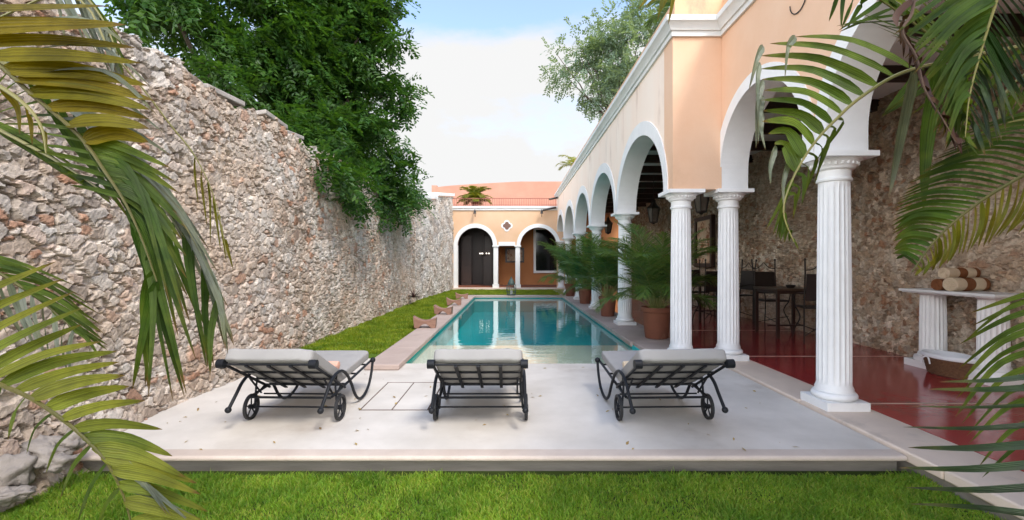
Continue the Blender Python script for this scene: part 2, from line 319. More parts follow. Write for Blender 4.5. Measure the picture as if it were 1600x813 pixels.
def water_mat():
    m = bpy.data.materials.new('pool_water'); m.use_nodes = True; n = m.node_tree; n.nodes.remove(n.nodes['Principled BSDF']); o = n.nodes['Material Output']
    t = n.nodes.new('ShaderNodeBsdfTransparent'); t.inputs[0].default_value = (.86,.98,.97,1)
    g = n.nodes.new('ShaderNodeBsdfGlossy'); g.inputs['Roughness'].default_value = .015; g.inputs['Color'].default_value = (1,1,1,1)
    ge = n.nodes.new('ShaderNodeNewGeometry'); dt = n.nodes.new('ShaderNodeVectorMath'); dt.operation = 'DOT_PRODUCT'
    n.links.new(ge.outputs['Normal'], dt.inputs[0]); n.links.new(ge.outputs['Incoming'], dt.inputs[1])
    def mth(op, a, b):
        q = n.nodes.new('ShaderNodeMath'); q.operation = op
        for i, v in enumerate((a, b)):
            if v is None: continue
            if isinstance(v, (int, float)): q.inputs[i].default_value = v
            else: n.links.new(v, q.inputs[i])
        return q.outputs[0]
    ab = mth('ABSOLUTE', dt.outputs['Value'], None); fr_ = mth('ADD', mth('MULTIPLY', mth('POWER', mth('SUBTRACT', 1.0, ab), 3.1), .98), .02)   # Schlick
    tc = n.nodes.new('ShaderNodeTexCoord'); mp = n.nodes.new('ShaderNodeMapping'); mp.inputs['Scale'].default_value = (1.0, 2.2, 1)
    z = n.nodes.new('ShaderNodeTexNoise'); z.inputs['Scale'].default_value = 2.2; z.inputs['Detail'].default_value = 3
    bp = n.nodes.new('ShaderNodeBump'); bp.inputs['Distance'].default_value = .003; bp.inputs['Strength'].default_value = 1
    n.links.new(tc.outputs['Object'], mp.inputs[0]); n.links.new(mp.outputs[0], z.inputs['Vector']); n.links.new(z.outputs['Fac'], bp.inputs['Height'])
    n.links.new(bp.outputs[0], g.inputs['Normal'])
    x = n.nodes.new('ShaderNodeMixShader'); n.links.new(fr_, x.inputs[0]); n.links.new(t.outputs[0], x.inputs[1]); n.links.new(g.outputs[0], x.inputs[2])
    n.links.new(x.outputs[0], o.inputs['Surface']); return m
M['water'] = water_mat()

# ------------------------------------------------------------------ the setting: ground, lawns, deck, pool, floors
GZ = -.14                       # near lawn
DY0, DY1 = 3.45, 6.6            # deck
PX0, PX1, PY1 = -1.55, 2.08, 18.9   # pool
CX0, CX1 = -1.98, 2.86          # outer coping edges
FY = 23.5                       # far facade
CZ = .08                        # coping / far lawn level
WX = -3.4                       # left wall face
AX = 3.48                       # red floor starts
X1, X2 = 2.5, 3.2               # the two column rows
BX = 6.0                        # arcade back wall
g = MB()
for a in ((-900,900,-900,2), (-900,-3.6,2,26), (7,900,2,26), (-900,900,26,3000)): g.add([(a[0],a[2],-.3),(a[1],a[2],-.3),(a[1],a[3],-.3),(a[0],a[3],-.3)], [(0,1,2,3)])
struct(g.build('ground', M['ground'], smooth=False))
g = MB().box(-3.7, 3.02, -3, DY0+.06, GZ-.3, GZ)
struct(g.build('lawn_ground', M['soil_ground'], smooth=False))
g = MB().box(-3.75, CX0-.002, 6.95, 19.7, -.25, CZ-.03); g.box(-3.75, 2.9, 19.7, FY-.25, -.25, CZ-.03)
struct(g.build('far_lawn_ground', M['soil_sun_tone'], smooth=False))

def grass(name, rects, n, h, wd, m, zf, seed, edge=None):
    r = np.random.default_rng(seed); pts = []
    tot = sum((b[1]-b[0])*(b[3]-b[2]) for b in rects)
    for b in rects:
        k = int(n*(b[1]-b[0])*(b[3]-b[2])/tot)
        u = r.random(k)
        pts.append(np.c_[b[0]+(b[1]-b[0])*r.random(k), b[2]+(b[3]-b[2])*u, np.full(k, zf)])
    p = np.concatenate(pts); k = len(p)
    clump = .45 + .85*(np.sin(p[:,0]*7.1+np.sin(p[:,1]*5.3))*np.sin(p[:,1]*6.3+1.7*np.sin(p[:,0]*4.1))*.5+.5)
    hh = h*(.45+.9*r.random(k))*clump; a = r.random(k)*2*np.pi; q = r.random(k)*2*np.pi; ln = (.25+.9*r.random(k))*hh
    s = np.c_[np.cos(a), np.sin(a), np.zeros(k)]*(wd*(.6+.8*r.random(k)))[:,None]*.5
    d = np.c_[np.cos(q), np.sin(q), np.zeros(k)]
    mid = p + d*(ln*.35)[:,None] + np.c_[np.zeros((k,2)), hh*.62]; tip = p + d*ln[:,None] + np.c_[np.zeros((k,2)), hh]
    v = np.stack([p-s, p+s, mid+s*.75, mid-s*.75, tip], 1).reshape(-1,3)
    i = np.arange(k)*5
    f = np.concatenate([np.c_[i,i+1,i+2], np.c_[i,i+2,i+3], np.c_[i+3,i+2,i+4]])
    return struct(npmesh(name, v, f, m), 'stuff')
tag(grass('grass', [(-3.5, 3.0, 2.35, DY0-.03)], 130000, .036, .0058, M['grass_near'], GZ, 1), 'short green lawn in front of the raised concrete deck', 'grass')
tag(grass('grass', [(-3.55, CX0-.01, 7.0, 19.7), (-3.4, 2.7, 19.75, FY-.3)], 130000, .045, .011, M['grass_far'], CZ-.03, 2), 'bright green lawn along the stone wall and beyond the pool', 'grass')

# deck
d = MB().box(-3.75, 2.95, DY0+.02, DY1, -.042, 0); d.box(-3.75, CX0-.02, DY1, 6.95, -.042, 0); d.box(PX1+.1, 2.95, DY1, 7.7, -.3, -.003)
struct(d.build('deck', M['deck'], bevel=.004))
d = MB(); n = 10
prof = [(DY0+.01-.022*math.cos(t), -.0205+.0212*math.sin(t)) for t in [(-.5+i/n)*math.pi for i in range(n+1)]] + [(DY0+.12, .0012), (DY0+.12, -.0415)]
d.prism(prof, lambda a, b: (-3.75, a, b), lambda a, b: (2.95, a, b))
struct(d.build('deck_lip', M['deck_edge']))
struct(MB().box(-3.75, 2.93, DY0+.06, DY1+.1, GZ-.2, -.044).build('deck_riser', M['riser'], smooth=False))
d = MB()                                         # service hatch grooves
for a in ((-1.495,-1.485,4.52,5.55), (-1.185,-1.175,4.52,5.55), (-.835,-.82,4.52,5.55), (-1.5,-.82,4.51,4.525), (-1.5,-.82,5.545,5.553)):
    d.box(a[0], a[1], a[2], a[3], -.01, .0035)
tag(d.build('service_hatch', M['groove'], smooth=False), 'dark outline of a double hatch let into the deck left of the middle lounger', 'hatch')

# pool
b = MB()
b.add([(PX0,8.65,-.46),(PX1,8.65,-.46),(PX1,PY1,-.60),(PX0,PY1,-.60)], [(0,1,2,3)])
struct(b.build('pool_floor', M['poolfloor'], smooth=False))
b = MB()
b.box(PX0-.1, PX0, DY1, PY1, -1.7, .02); b.box(PX1, PX1+.1, DY1, PY1, -1.7, .02); b.box(PX0-.1, PX1+.1, PY1, PY1+.1, -1.7, .02)
struct(b.build('pool_wall', M['poolwall'], smooth=False))
b = MB().box(PX0, PX1, DY1-.02, 8.65, -1.2, -.11); b.box(PX0, PX1, DY1-.02, 6.72, -.11, -.035)
struct(b.build('pool_shelf', M['shelf'], bevel=.01))
struct(MB().add([(PX0,DY1,-.028),(PX1,DY1,-.028),(PX1,PY1,-.028),(PX0,PY1,-.028)], [(0,1,2,3)]).build('pool_water', M['water'], smooth=False))
b = MB()
y = 6.17                                          # coping slabs with open joints
while y < PY1+.35:
    y2 = min(y+1.25+rnd.uniform(-.08,.08), PY1+.4)
    b.box(CX0, PX0+.035, y, y2-.008, -.0 if y > DY1 else .003, CZ); y = y2
y = 7.05
b.prism([(CX1,y+.9)]+[((CX1+PX1+.01)/2+.38*math.cos(t), y+.22-.22*math.sin(t)) for t in [math.pi*i/12 for i in range(13)]]+[(PX1+.01,y+.9)], lambda a,c:(a,c,-.04), lambda a,c:(a,c,CZ))
y += .908
while y < FY-.3:
    y2 = min(y+1.3+rnd.uniform(-.08,.08), FY-.25); b.box(PX1-.035, CX1, y, y2-.008, -.012, CZ); y = y2
b.box(PX0+.037, PX1-.037, PY1-.035, PY1+.4, -.012, CZ)
struct(b.build('pool_coping', M['coping'], bevel=.014))
# kerb strip and arcade floor
b = MB(); y = -1.5
while y < 7.2:
    y2 = y+1.62+rnd.uniform(-.1,.1); b.box(2.96, AX, y, min(y2,7.3)-.006, -.05, .03); y = y2
struct(b.build('kerb_strip', M['kerb'], bevel=.014))
struct(MB().box(3.0, AX, -1.5, 7.2, -.5, -.051).build('kerb_riser', M['riser'], smooth=False))
b = MB().box(AX, BX+.1, -2, 7.4, -.4, .028); b.box(CX1+.002, BX+.1, 7.4, FY+.2, -.4, .028)
struct(b.build('arcade_floor', M['redfloor'], smooth=False))
b = MB()
for yy in (4.62, 6.95, 9.6, 13.2): b.box(AX+.01, BX, yy, yy+.028, .02, .0315)
b.box(4.7, 4.72, -1, FY, .02, .0313) if False else None
struct(b.build('floor_joint', M['joint'], smooth=False))

# ------------------------------------------------------------------ rubble stone walls (real relief)
def rubble(name, path, us, z0, ztop, dv, cell, depth, pal, mortar, parent, seed, flip=1, batter=None):
    """path(u) -> (x,y,nx,ny); stones are jittered cells, each with its own height and colour"""
    r = np.random.default_rng(seed)
    pu = np.array([path(u) for u in us]); nv = int((max(ztop(u) for u in us)-z0)/dv)+1
    top = np.array([ztop(u) for u in us])
    t = np.linspace(0, 1, nv)
    U = np.repeat(np.array(us)[:,None], nv, 1); Z = z0 + (top[:,None]-z0)*t[None,:]
    cu, cv = cell
    wob = lambda a, b, s: np.sin(a*s+1.3*np.sin(b*s*.8))*.5+np.sin(b*s*1.3+2.1*np.sin(a*s*.6))*.5
    Uw = U + .02*wob(U, Z, 21) + .012*wob(Z, U, 47); Zw = Z + .02*wob(Z+3, U, 19) + .012*wob(U+2, Z, 53)
    iu = np.floor(Uw/cu).astype(int); iv = np.floor(Zw/cv).astype(int)
    u0, v0 = iu.min()-2, iv.min()-2; nu_, nv_ = iu.max()-u0+4, iv.max()-v0+4
    ju = r.random((nu_, nv_)); jv = r.random((nu_, nv_)); wt = r.random((nu_, nv_))
    hgt = r.random((nu_, nv_))**.8; ci = r.random((nu_, nv_)); br = r.random((nu_, nv_)); tx = r.normal(0, 1, (nu_, nv_)); tz = r.normal(0, 1, (nu_, nv_))
    F1 = np.full(U.shape, 9.); F2 = np.full(U.shape, 9.); A = np.zeros(U.shape, int); B = np.zeros(U.shape, int); DU = np.zeros(U.shape); DZ = np.zeros(U.shape)
    for du in (-2,-1,0,1,2):
        for dz in (-2,-1,0,1,2):
            a = iu-u0+du; b = iv-v0+dz
            a = np.clip(a, 0, nu_-1); b = np.clip(b, 0, nv_-1)
            xu = (iu+du+ju[a,b])*cu-Uw; xz = (iv+dz+jv[a,b])*cv-Zw
            D = np.sqrt((xu/cu)**2+(xz/cv)**2) - .80*wt[a,b]**3
            n1 = D < F1; F2 = np.where(n1, F1, np.minimum(F2, D)); F1 = np.where(n1, D, F1); A = np.where(n1, a, A); B = np.where(n1, b, B); DU = np.where(n1, -xu, DU); DZ = np.where(n1, -xz, DZ)
    e = F2-F1; k = np.clip(e/.24, 0, 1); k = k*k*(3-2*k)
    hh = hgt[A,B]
    bumpy = .5*wob(U*1.0, Z, 70)+.5*wob(Z, U, 133)
    dsp = depth*(k*(.35+.75*hh) + .12*k*bumpy) + k*depth*1.3*(tx[A,B]*DU+tz[A,B]*DZ)
    gap = np.clip(.5+.9*wob(U+1, Z-2, 5.3)+.4*wob(Z, U, 11), 0, 1); dsp = dsp - depth*1.0*(1-k)*gap**1.5
    dsp += .025*wob(U, Z, 2.1)
    pal = np.array(pal); c = pal[(ci[A,B]*len(pal)).astype(int)]*(.80+.60*br[A,B])[...,None]
    mm = np.clip(e/.12, 0, 1)[...,None]
    big = (.5+.5*wob(U, Z, 1.35))[...,None]
    mort = np.array(mortar)*(.8+.35*big)
    smear = np.clip((big-.38)*1.4, 0, .62)*(1-.5*np.clip(wob(U, Z, 31), 0, 1))[...,None]            # old render still covering some of the stones
    c = c*(1-smear)+mort*smear
    tn = np.clip(.5+.55*wob(U*1.0+4, Z*1.7, 2.9)+.3*wob(U, Z, 7.7), 0, 1)[...,None]; c = c*(1-.30*tn*np.array([.55,.85,1.1]))
    c = mort*(1-mm)+c*mm
    px, py, nx, ny = [pu[:,i][:,None] for i in range(4)]
    if batter is not None: dsp = dsp + batter(U, Z)
    V = np.stack([px+nx*dsp, py+ny*dsp, Z], -1)
    n1, n2 = U.shape; idx = np.arange(n1*n2).reshape(n1, n2)
    f = np.stack([idx[:-1,:-1], idx[1:,:-1], idx[1:,1:], idx[:-1,1:]], -1).reshape(-1,4)
    if flip < 0: f = f[:, ::-1]
    return npmesh(name, V.reshape(-1,3), f, M['stone'], parent, False, c.reshape(-1,3))

LPAL = [(.43,.375,.32),(.49,.44,.385),(.38,.325,.275),(.53,.48,.425),(.33,.28,.235),(.46,.40,.345),(.42,.355,.295),(.40,.36,.32),(.45,.41,.365),(.38,.31,.25),(.50,.46,.41),(.36,.215,.145),(.43,.37,.315),(.43,.34,.28)]
wall = thing('stone_wall', 'tall rubble stone garden wall along the left of the pool, with a low coping on top', 'wall', (WX, 10, GZ))
us = list(np.arange(1.2, 4.2, .0125)) + list(np.arange(4.2, 8, .017)) + list(np.arange(8, 16.2, .034))
wtop = lambda u: 3.44 + .05*math.sin(u*3.1) + .03*math.sin(u*9.7) + .02*math.sin(u*23)
rubble('masonry', lambda u: (WX-.02, u, 1, 0), us, GZ-.05, wtop, .0140, (.098,.072), .036, LPAL, (.55,.475,.395), wall, 3, batter=lambda U, Z: .22*np.clip((.45-Z)/.6, 0, 1)**1.5*np.clip((4.6-U)/1.4, 0, 1))
KX, KY = WX-.12, 15.9
EX, EY = -3.02, 23.55
ll = math.hypot(EX-KX, EY-KY); dx, dy = (EX-KX)/ll, (EY-KY)/ll
rubble('masonry', lambda u: (KX+dx*u, KY+dy*u, dy, -dx), list(np.arange(0, ll, .045)), 0, lambda u: 3.62+1.05*u/ll+(0.12 if u > 3.9 else 0), .04, (.17,.13), .045, [(.44,.41,.375),(.49,.46,.42),(.38,.35,.32),(.42,.38,.33)], (.47,.44,.40), wall, 5)
MB().box(WX-.55, WX-.14, 1, 16, GZ-.1, 3.36).build('core', M['kerb'], wall, smooth=False)
c = MB(); y = 4.4
while y < 15.8:                                   # loose coping slabs
    y2 = y+rnd.uniform(.5,1.0); z = 3.45+rnd.uniform(-.02,.03)
    c.obox((WX-.27+rnd.uniform(-.04,.03), (y+y2)/2, z+.02), (.25,rnd.uniform(-.03,.03),rnd.uniform(-.03,.03)), (rnd.uniform(-.03,.03),(y2-y)/2-.02,rnd.uniform(-.03,.03)), (0,0,.032)); y = y2+(rnd.uniform(.2,.6) if rnd.random() < .4 else 0)
M['old_coping'] = mat('old_grey_coping', (.40,.36,.32), (.27,.24,.21), 5, .95, .01, 25)
c.build('coping', M['old_coping'], wall, bevel=.012)
c = MB()
for (u0, u1) in ((-.1, 3.88), (3.94, ll)):
    z0 = 3.64+1.05*u0/ll+(.13 if u0 > 3 else 0); z1 = 3.64+1.05*u1/ll+(.13 if u0 > 3 else 0)
    a = Vector((KX+dx*u0-.15*dy+.0, KY+dy*u0+.15*dx, z0)); bb = Vector((KX+dx*u1-.15*dy, KY+dy*u1+.15*dx, z1))
    c.obox((a+bb)/2+Vector((0,0,.07)), (bb-a)/2, Vector((dy,-dx,0))*.25, (0,0,.07))
c.build('coping', M['cornice'], wall, bevel=.01)
# rocks at the foot of the wall
def rock(loc, s, seed, label):
    r = np.random.default_rng(seed); b = MB(); b.ball((0,0,0), 1, 22)
    o = b.build('rock', M['rock'], smooth=True, angle=35)
    me = o.data; ph = r.random(6)*6
    from mathutils import noise as mn
    for v in me.vertices:
        q = v.co; k = 1+.38*mn.fractal(q*1.1+Vector((seed,0,0)), .8, 2.1, 5)+.20*mn.cell(q*2.3+Vector((0,seed,0)))*.5+.12*math.sin(q.x*3+ph[0])*math.sin(q.y*3.3+ph[1])+.13*math.sin(q.z*4+ph[2]+q.x*2)+.05*math.sin(q.y*9+ph[3])
        v.co = Vector((q.x*s[0], q.y*s[1], q.z*s[2]))*k
    o.location = loc; o.rotation_euler = (r.normal(0,.2), r.normal(0,.2), r.random()*6); return tag(o, label, 'rock', 'rocks at the foot of the stone wall')
M['rock'] = mat('grey_pink_boulder', (.36,.315,.275), (.22,.19,.165), 5, .95, .02, 18, c3=(.20,.19,.16), s3=4, t3=(.58,.75))
for px, py, Y, s, lab in ((20,735,3.02,(.13,.12,.10),'large grey boulder at the left frame edge below the stone wall'), (70,705,3.18,(.12,.12,.075),'flat pale rock at the wall foot left of the deck corner'),
                     (95,722,3.12,(.09,.08,.055),'small brownish rock wedged below the flat pale rock'), (25,690,3.25,(.11,.1,.07),'rounded grey rock above the large boulder'),
                     (12,775,2.9,(.12,.11,.05),'low pale stone slab lying in the grass at the bottom left corner'), (112,690,3.3,(.07,.07,.06),'small pink rock touching the left end of the deck lip')):
    rock(P(px,py,Y), s, int(px)+3, lab)

# ------------------------------------------------------------------ arcade building
arc = thing('arcade_building', 'peach arcade building on the right with white arches on fluted columns', 'building', (4.3, 10, 0))
IMP = 2.5; TOP = 4.69; TW = .36
Y0, PIT1, NB1 = 6.82, 3.40, 5
def arch_wall(name, mat_, x0, x1, ys, hw, rise, stilt, top, ow, orise, trimname, trim_out, vis=-1):
    """wall from impost to top between x0 and x1, one opening between each pair of piers in ys"""
    wm = MB(); n = 40
    for a, b in zip(ys[:-1], ys[1:]):
        c = (a+b)/2; h = (b-a)/2-hw; sm = MB()
        cur = [(c-h, IMP), ] + [(c-h*math.cos(math.pi*i/n), IMP+stilt+rise*math.sin(math.pi*i/n)) for i in range(n+1)] + [(c+h, IMP)]
        for p, q in zip(cur[:-1], cur[1:]):
            if abs(p[0]-q[0]) > 1e-6:
                wm.add([(x0,p[0],p[1]),(x0,q[0],q[1]),(x0,q[0],top),(x0,p[0],top)], [(0,1,2,3)])
                wm.add([(x1,p[0],p[1]),(x1,q[0],q[1]),(x1,q[0],top),(x1,p[0],top)], [(3,2,1,0)])
            sm.add([(x0-.002,*p),(x0-.002,*q),(x1+.002,*q),(x1+.002,*p)], [(0,3,2,1)])
        ho, ro = h+ow, orise
        oc = [(c-ho, IMP)] + [(c-ho*math.cos(math.pi*i/n), IMP+stilt+ro*math.sin(math.pi*i/n)) for i in range(n+1)] + [(c+ho, IMP)]
        lim = (b-a)/2-.003
        oc = [(max(c-lim, min(c+lim, p[0])), p[1]) for p in oc]
        for xf, sg in ((x0-trim_out, -1), (x1+trim_out, 1)):
            xb = x0 if sg < 0 else x1; tr = MB()
            for i in range(len(cur)-1):
                q = [(xf,*cur[i]),(xf,*cur[i+1]),(xf,*oc[i+1]),(xf,*oc[i])]
                tr.add(q, [(0,1,2,3) if sg < 0 else (3,2,1,0)])
                tr.add([(xf,*oc[i]),(xf,*oc[i+1]),(xb,*oc[i+1]),(xb,*oc[i])], [(0,1,2,3)])
                tr.add([(xf,*cur[i]),(xf,*cur[i+1]),(xb,*cur[i+1]),(xb,*cur[i])], [(0,1,2,3)])
            tr.build(trimname, M['white'], arc, angle=30)
        sm.build('arch_soffit', M['white'], arc)
    for y in ys:
        wm.add([(x0,y-hw,IMP),(x0,y+hw,IMP),(x0,y+hw,top),(x0,y-hw,top)], [(0,1,2,3)]); wm.add([(x1,y-hw,IMP),(x1,y+hw,IMP),(x1,y+hw,top),(x1,y-hw,top)], [(3,2,1,0)])
        wm.add([(x0,y-hw,IMP),(x1,y-hw,IMP),(x1,y+hw,IMP),(x0,y+hw,IMP)], [(0,1,2,3)])
    for y in (ys[0]-hw, ys[-1]+hw): wm.add([(x0,y,IMP),(x1,y,IMP),(x1,y,top),(x0,y,top)], [(0,1,2,3)])
    wm.build(name, mat_, arc, smooth=False)
ys1 = [Y0+PIT1*i for i in range(NB1+1)]
arch_wall('wall', M['peach_pale'], X1-.18, X1+.18, ys1, .18, 1.23, 0, TOP+.02, .19, 1.47, 'arch_trim', .022)
ys2 = [Y0-2.24*i for i in range(4)][::-1]
arch_wall('wall', M['peach'], X2-.18, X2+.18, ys2, .18, .94, .22, TOP+.02, .17, 1.11, 'arch_trim', .022)
# the short return block that faces the viewer
MB().box(X1-.185, X2-.181, Y0-.186, Y0+.19, IMP, TOP+.01).build('corner_block', M['peach'], arc, smooth=False)
# stepped cornice and parapet, mitred along pool side, return and near side
def run(prof, pts):                               # sweep (out, z) profile along a mitred polyline, outward = left of travel
    m = MB(); pts = [Vector(p) for p in pts]; nr = []
    for i, p in enumerate(pts):
        ds = []
        if i: ds.append((p-pts[i-1]).normalized())
        if i < len(pts)-1: ds.append((pts[i+1]-p).normalized())
        ns = [Vector((-q.y, q.x)) for q in ds]
        if len(ns) == 2: s = (ns[0]+ns[1]).normalized(); s = s/max(.3, s.dot(ns[0]))
        else: s = ns[0]
        nr.append(s)
    k = len(prof); vs = [(p.x+s.x*o, p.y+s.y*o, z) for p, s in zip(pts, nr) for o, z in prof]
    fs = [(i*k+j, i*k+j+1, (i+1)*k+j+1, (i+1)*k+j) for i in range(len(pts)-1) for j in range(k-1)]
    return m.add(vs, fs)
ln = [(X1-.18, FY+.4), (X1-.18, Y0-.19), (X2-.18, Y0-.19), (X2-.18, -1.8)]
ln = ln[::-1]                                     # travelling away from the viewer keeps the pool on the left
run([(-.02,TOP),(.035,TOP),(.035,TOP+.07),(.06,TOP+.075),(.075,TOP+.12),(.12,TOP+.17),(.135,TOP+.18),(.135,TOP+.255),(.10,TOP+.275),(-.05,TOP+.29)], ln).build('cornice', M['cornice'], arc, angle=25)
M['parapet'] = mat('stained_parapet_render', (.70,.46,.28), (.62,.38,.22), 1.5, .9, .003, 25, c3=(.30,.22,.16), s3=1.2, t3=(.5,.72), stretch=(1,1,.6))
run([(-.03,TOP+.28),(-.03,TOP+.56),(-.05,TOP+.58),(-.26,TOP+.58),(-.26,TOP+.2)], ln).build('parapet', M['parapet'], arc, angle=25)
# roof, ceiling, beams
b = MB().box(X1+.18, BX+.35, Y0-.15, FY+.3, 4.12, TOP+.15); b.box(X2+.18, BX+.35, -1.8, Y0-.15, 4.12, TOP+.15)
b.build('roof', M['ceiling'], arc, smooth=False)
bm_ = None
yb = 1.12
while yb < FY:
    b = MB().box((X1 if yb > Y0 else X2)+.17, BX+.1, yb-.075, yb+.075, 3.94, 4.13); b.build('ceiling_beam', M['beam'], arc, bevel=.008); yb += 1.3
# end wall behind and the far end
MB().box(X2-.18, BX+.4, -2.0, -1.8, -.3, 5.2).build('end_wall', M['peach'], arc, smooth=False)
BPAL = [(.43,.33,.24),(.53,.43,.33),(.34,.25,.18),(.60,.51,.41),(.46,.35,.25),(.37,.21,.13),(.54,.46,.37),(.64,.55,.45)]
rubble('masonry', lambda u: (BX, u, -1, 0), list(np.arange(1.5, 9, .021))+list(np.arange(9, FY+.3, .05)), .0, lambda u: 4.13, .018, (.060,.072), .044, BPAL, (.52,.43,.34), arc, 9, flip=-1)
MB().box(BX+.06, BX+.4, -1.8, FY+.3, -.2, TOP+.1).build('back_wall', M['kerb'], arc, smooth=False)

# fluted column (built once, copied)
def fluted(m, c, z0, z1, r0, r1, nf=20, k=6, depth=.085, mi=0):
    n = nf*k; rows = [0,.012,.03,.25,.5,.75,.965,.985,1.0]; vs = []
    for t in rows:
        rr = (r0+(r1-r0)*t)*(1+.02*math.sin(math.pi*t)); dd = depth*min(1, max(0, (t-.006)/.022), max(0,(.99-t)/.02))
        for i in range(n):
            a = 2*math.pi*i/n; fr = (i % k)/k; q = rr*(1-dd*(math.sin(math.pi*fr)**.7 if fr > 0 else 0))
            vs.append((c[0]+q*math.cos(a), c[1]+q*math.sin(a), c[2]+z0+(z1-z0)*t))
    fs = [(j*n+i, j*n+(i+1) % n, (j+1)*n+(i+1) % n, (j+1)*n+i) for j in range(len(rows)-1) for i in range(n)]
    return m.add(vs, fs, mi)
def column(loc, proto=[None]):
    if proto[0] is None:
        sh = fluted(MB(), (0,0,0), .24, 2.235, .150, .134).build('column', M['white_col'], arc, angle=40); sh.matrix_parent_inverse = Matrix.Translation(-arc.location)
        cp = MB().lathe([(.138,2.235),(.150,2.24),(.155,2.255),(.150,2.27),(.140,2.275),(.142,2.345),(.160,2.35),(.175,2.36),(.178,2.372),(.185,2.38),(.215,2.425),(.232,2.437),(.232,2.45)], n=48)
        for i in range(24):
            a = 2*math.pi*i/24; cp.ball((.195*math.cos(a), .195*math.sin(a), 2.405), .017, 5, 1.3)
        cp.box(-.255,.255,-.255,.255,2.447,2.498)
        cp.build('capital', M['white_col'], sh, angle=35)
        bs = MB().box(-.205,.205,-.205,.205,0,.105)
        bs.lathe([(.19,.105)]+[(.163+.034*math.cos(t), .14+.034*math.sin(t)) for t in [(-.5+i/10)*math.pi for i in range(11)]]+[(.172,.178),(.164,.19),(.166,.205),(.155,.23),(.151,.245)], n=48)
        bs.build('plinth', M['white_col'], sh, angle=35)
        sh.location = loc; proto[0] = sh; return sh
    c = copy_tree(proto[0], arc); c.location = loc; return c
for y in ys1[:-1]: column((X1, y, CZ-.04 if y > 7 else .0))
column((X1, ys1[-1]-.3, .04))
for y in ys2[::-1]: column((X2, y, .005))

# lanterns hanging in the arcade
def lantern():
    t = thing('hanging_lantern', '', 'lantern', (0,0,0), 'iron lanterns hanging under the arcade ceiling')
    f = MB(); n = 6
    def ring(r, z): return [(r*math.cos(2*math.pi*i/n), r*math.sin(2*math.pi*i/n), z) for i in range(n)]
    lo, hi = ring(.115,.02), ring(.19,.44)
    for i in range(n):
        j = (i+1) % n
        f.tube([lo[i],hi[i]], .012, 5); f.tube([lo[i],lo[j]], .012, 5); f.tube([hi[i],hi[j]], .014, 5)
    f.build('frame', M['iron_brown'], t)
    MB().lathe([(.108,.03),(.18,.43)], n=6, cap=False).build('pane', M['lantern_glass'], t, smooth=False)
    MB().lathe([(.21,.44),(.205,.455),(.13,.52),(.075,.60),(.06,.64),(.075,.655),(.05,.68),(.02,.72),(.012,.76)], n=6).build('cap', M['iron_brown'], t, smooth=False)
    MB().lathe([(.02,-.05),(.05,-.02),(.12,0),(.12,.02)], n=6).build('base', M['iron_brown'], t, smooth=False)
    MB().tube([(0,0,.74),(0,0,1.42)], .008, 5).build('chain', M['iron_brown'], t)
    return t
l0 = lantern()
for i, (y, z, lab) in enumerate(((10.46, 2.58, 'dark iron lantern hanging behind the two columns at the corner block'), (14.0, 2.65, 'dark iron lantern hanging in the first arch left of the corner column'), (20.6, 2.75, 'farthest iron lantern seen through the second arch above the palms'))):
    o = l0 if i == 0 else copy_tree(l0); o.location = (4.3, y, z); o['label'] = lab

# ------------------------------------------------------------------ far house
hs = thing('house', 'single storey orange house at the far end of the pool with two white arches', 'house', (-.3, FY, 0))
FZ = .2; FT = 4.1
hx0, hx1 = -3.3, 2.75
wm, tr, sf = MB(), MB(), MB()
def quad(m, x0, z0, x1, z1, y): m.add([(x0,y,z0),(x1,y,z0),(x1,y,z1),(x0,y,z1)], [(0,1,2,3)])
def harch(xa, xb, spring, ro, jamb):
    c = (xa+xb)/2; r = (xb-xa)/2; n = 36; sf = MB()
    cur = [(c-r*math.cos(math.pi*i/n), spring+r*math.sin(math.pi*i/n)) for i in range(n+1)]
    oc = [(c-ro*math.cos(math.pi*i/n), spring+ro*math.sin(math.pi*i/n)) for i in range(n+1)]
    for i in range(n):
        p, q = cur[i], cur[i+1]; P_, Q_ = oc[i], oc[i+1]
        wm.add([(p[0],FY,p[1]),(q[0],FY,q[1]),(q[0],FY,FT),(p[0],FY,FT)], [(0,1,2,3)])
        sf.add([(p[0],FY-.02,p[1]),(q[0],FY-.02,q[1]),(q[0],FY+.3,q[1]),(p[0],FY+.3,p[1])], [(0,1,2,3)])
        tr.add([(p[0],FY-.025,p[1]),(q[0],FY-.025,q[1]),(Q_[0],FY-.025,Q_[1]),(P_[0],FY-.025,P_[1])], [(0,1,2,3)])
        tr.add([(P_[0],FY-.025,P_[1]),(Q_[0],FY-.025,Q_[1]),(Q_[0],FY,Q_[1]),(P_[0],FY,P_[1])], [(0,1,2,3)])
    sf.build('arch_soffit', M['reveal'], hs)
A0, A1, B0, B1 = -2.77, -.97, .42, 2.28
SP1, SP2 = 2.31, 2.29
quad(wm, hx0, FZ-.3, A0, FT, FY); harch(A0, A1, SP1, 1.11, True); quad(wm, A1, 2.3, B0, FT, FY); harch(B0, B1, SP2, 1.12, False); quad(wm, B1, FZ-.3, hx1, FT, FY)
wm.build('wall', M['orange'], hs, smooth=False)
tr.box(A0-.21, A0, FY-.0255, FY+.3, FZ-.1, SP1); tr.box(A1+.28, B0-.255, FY-.028, FY+.3, 2.29, 2.49)
tr.build('arch_trim', M['white'], hs)
for x in (A1+.14, B0-.13):
    f = MB().box(x-.12, x+.12, FY+.0, FY+.24, FZ+.12, 2.24)
    co_ = f.build('column', M['white_col'], hs, bevel=.02)
    MB().box(x-.17, x+.17, FY-.05, FY+.29, 2.24, 2.31).build('capital', M['white_col'], co_)
    MB().box(x-.16, x+.16, FY-.04, FY+.28, FZ-.1, FZ+.12).build('plinth', M['white_col'], co_)
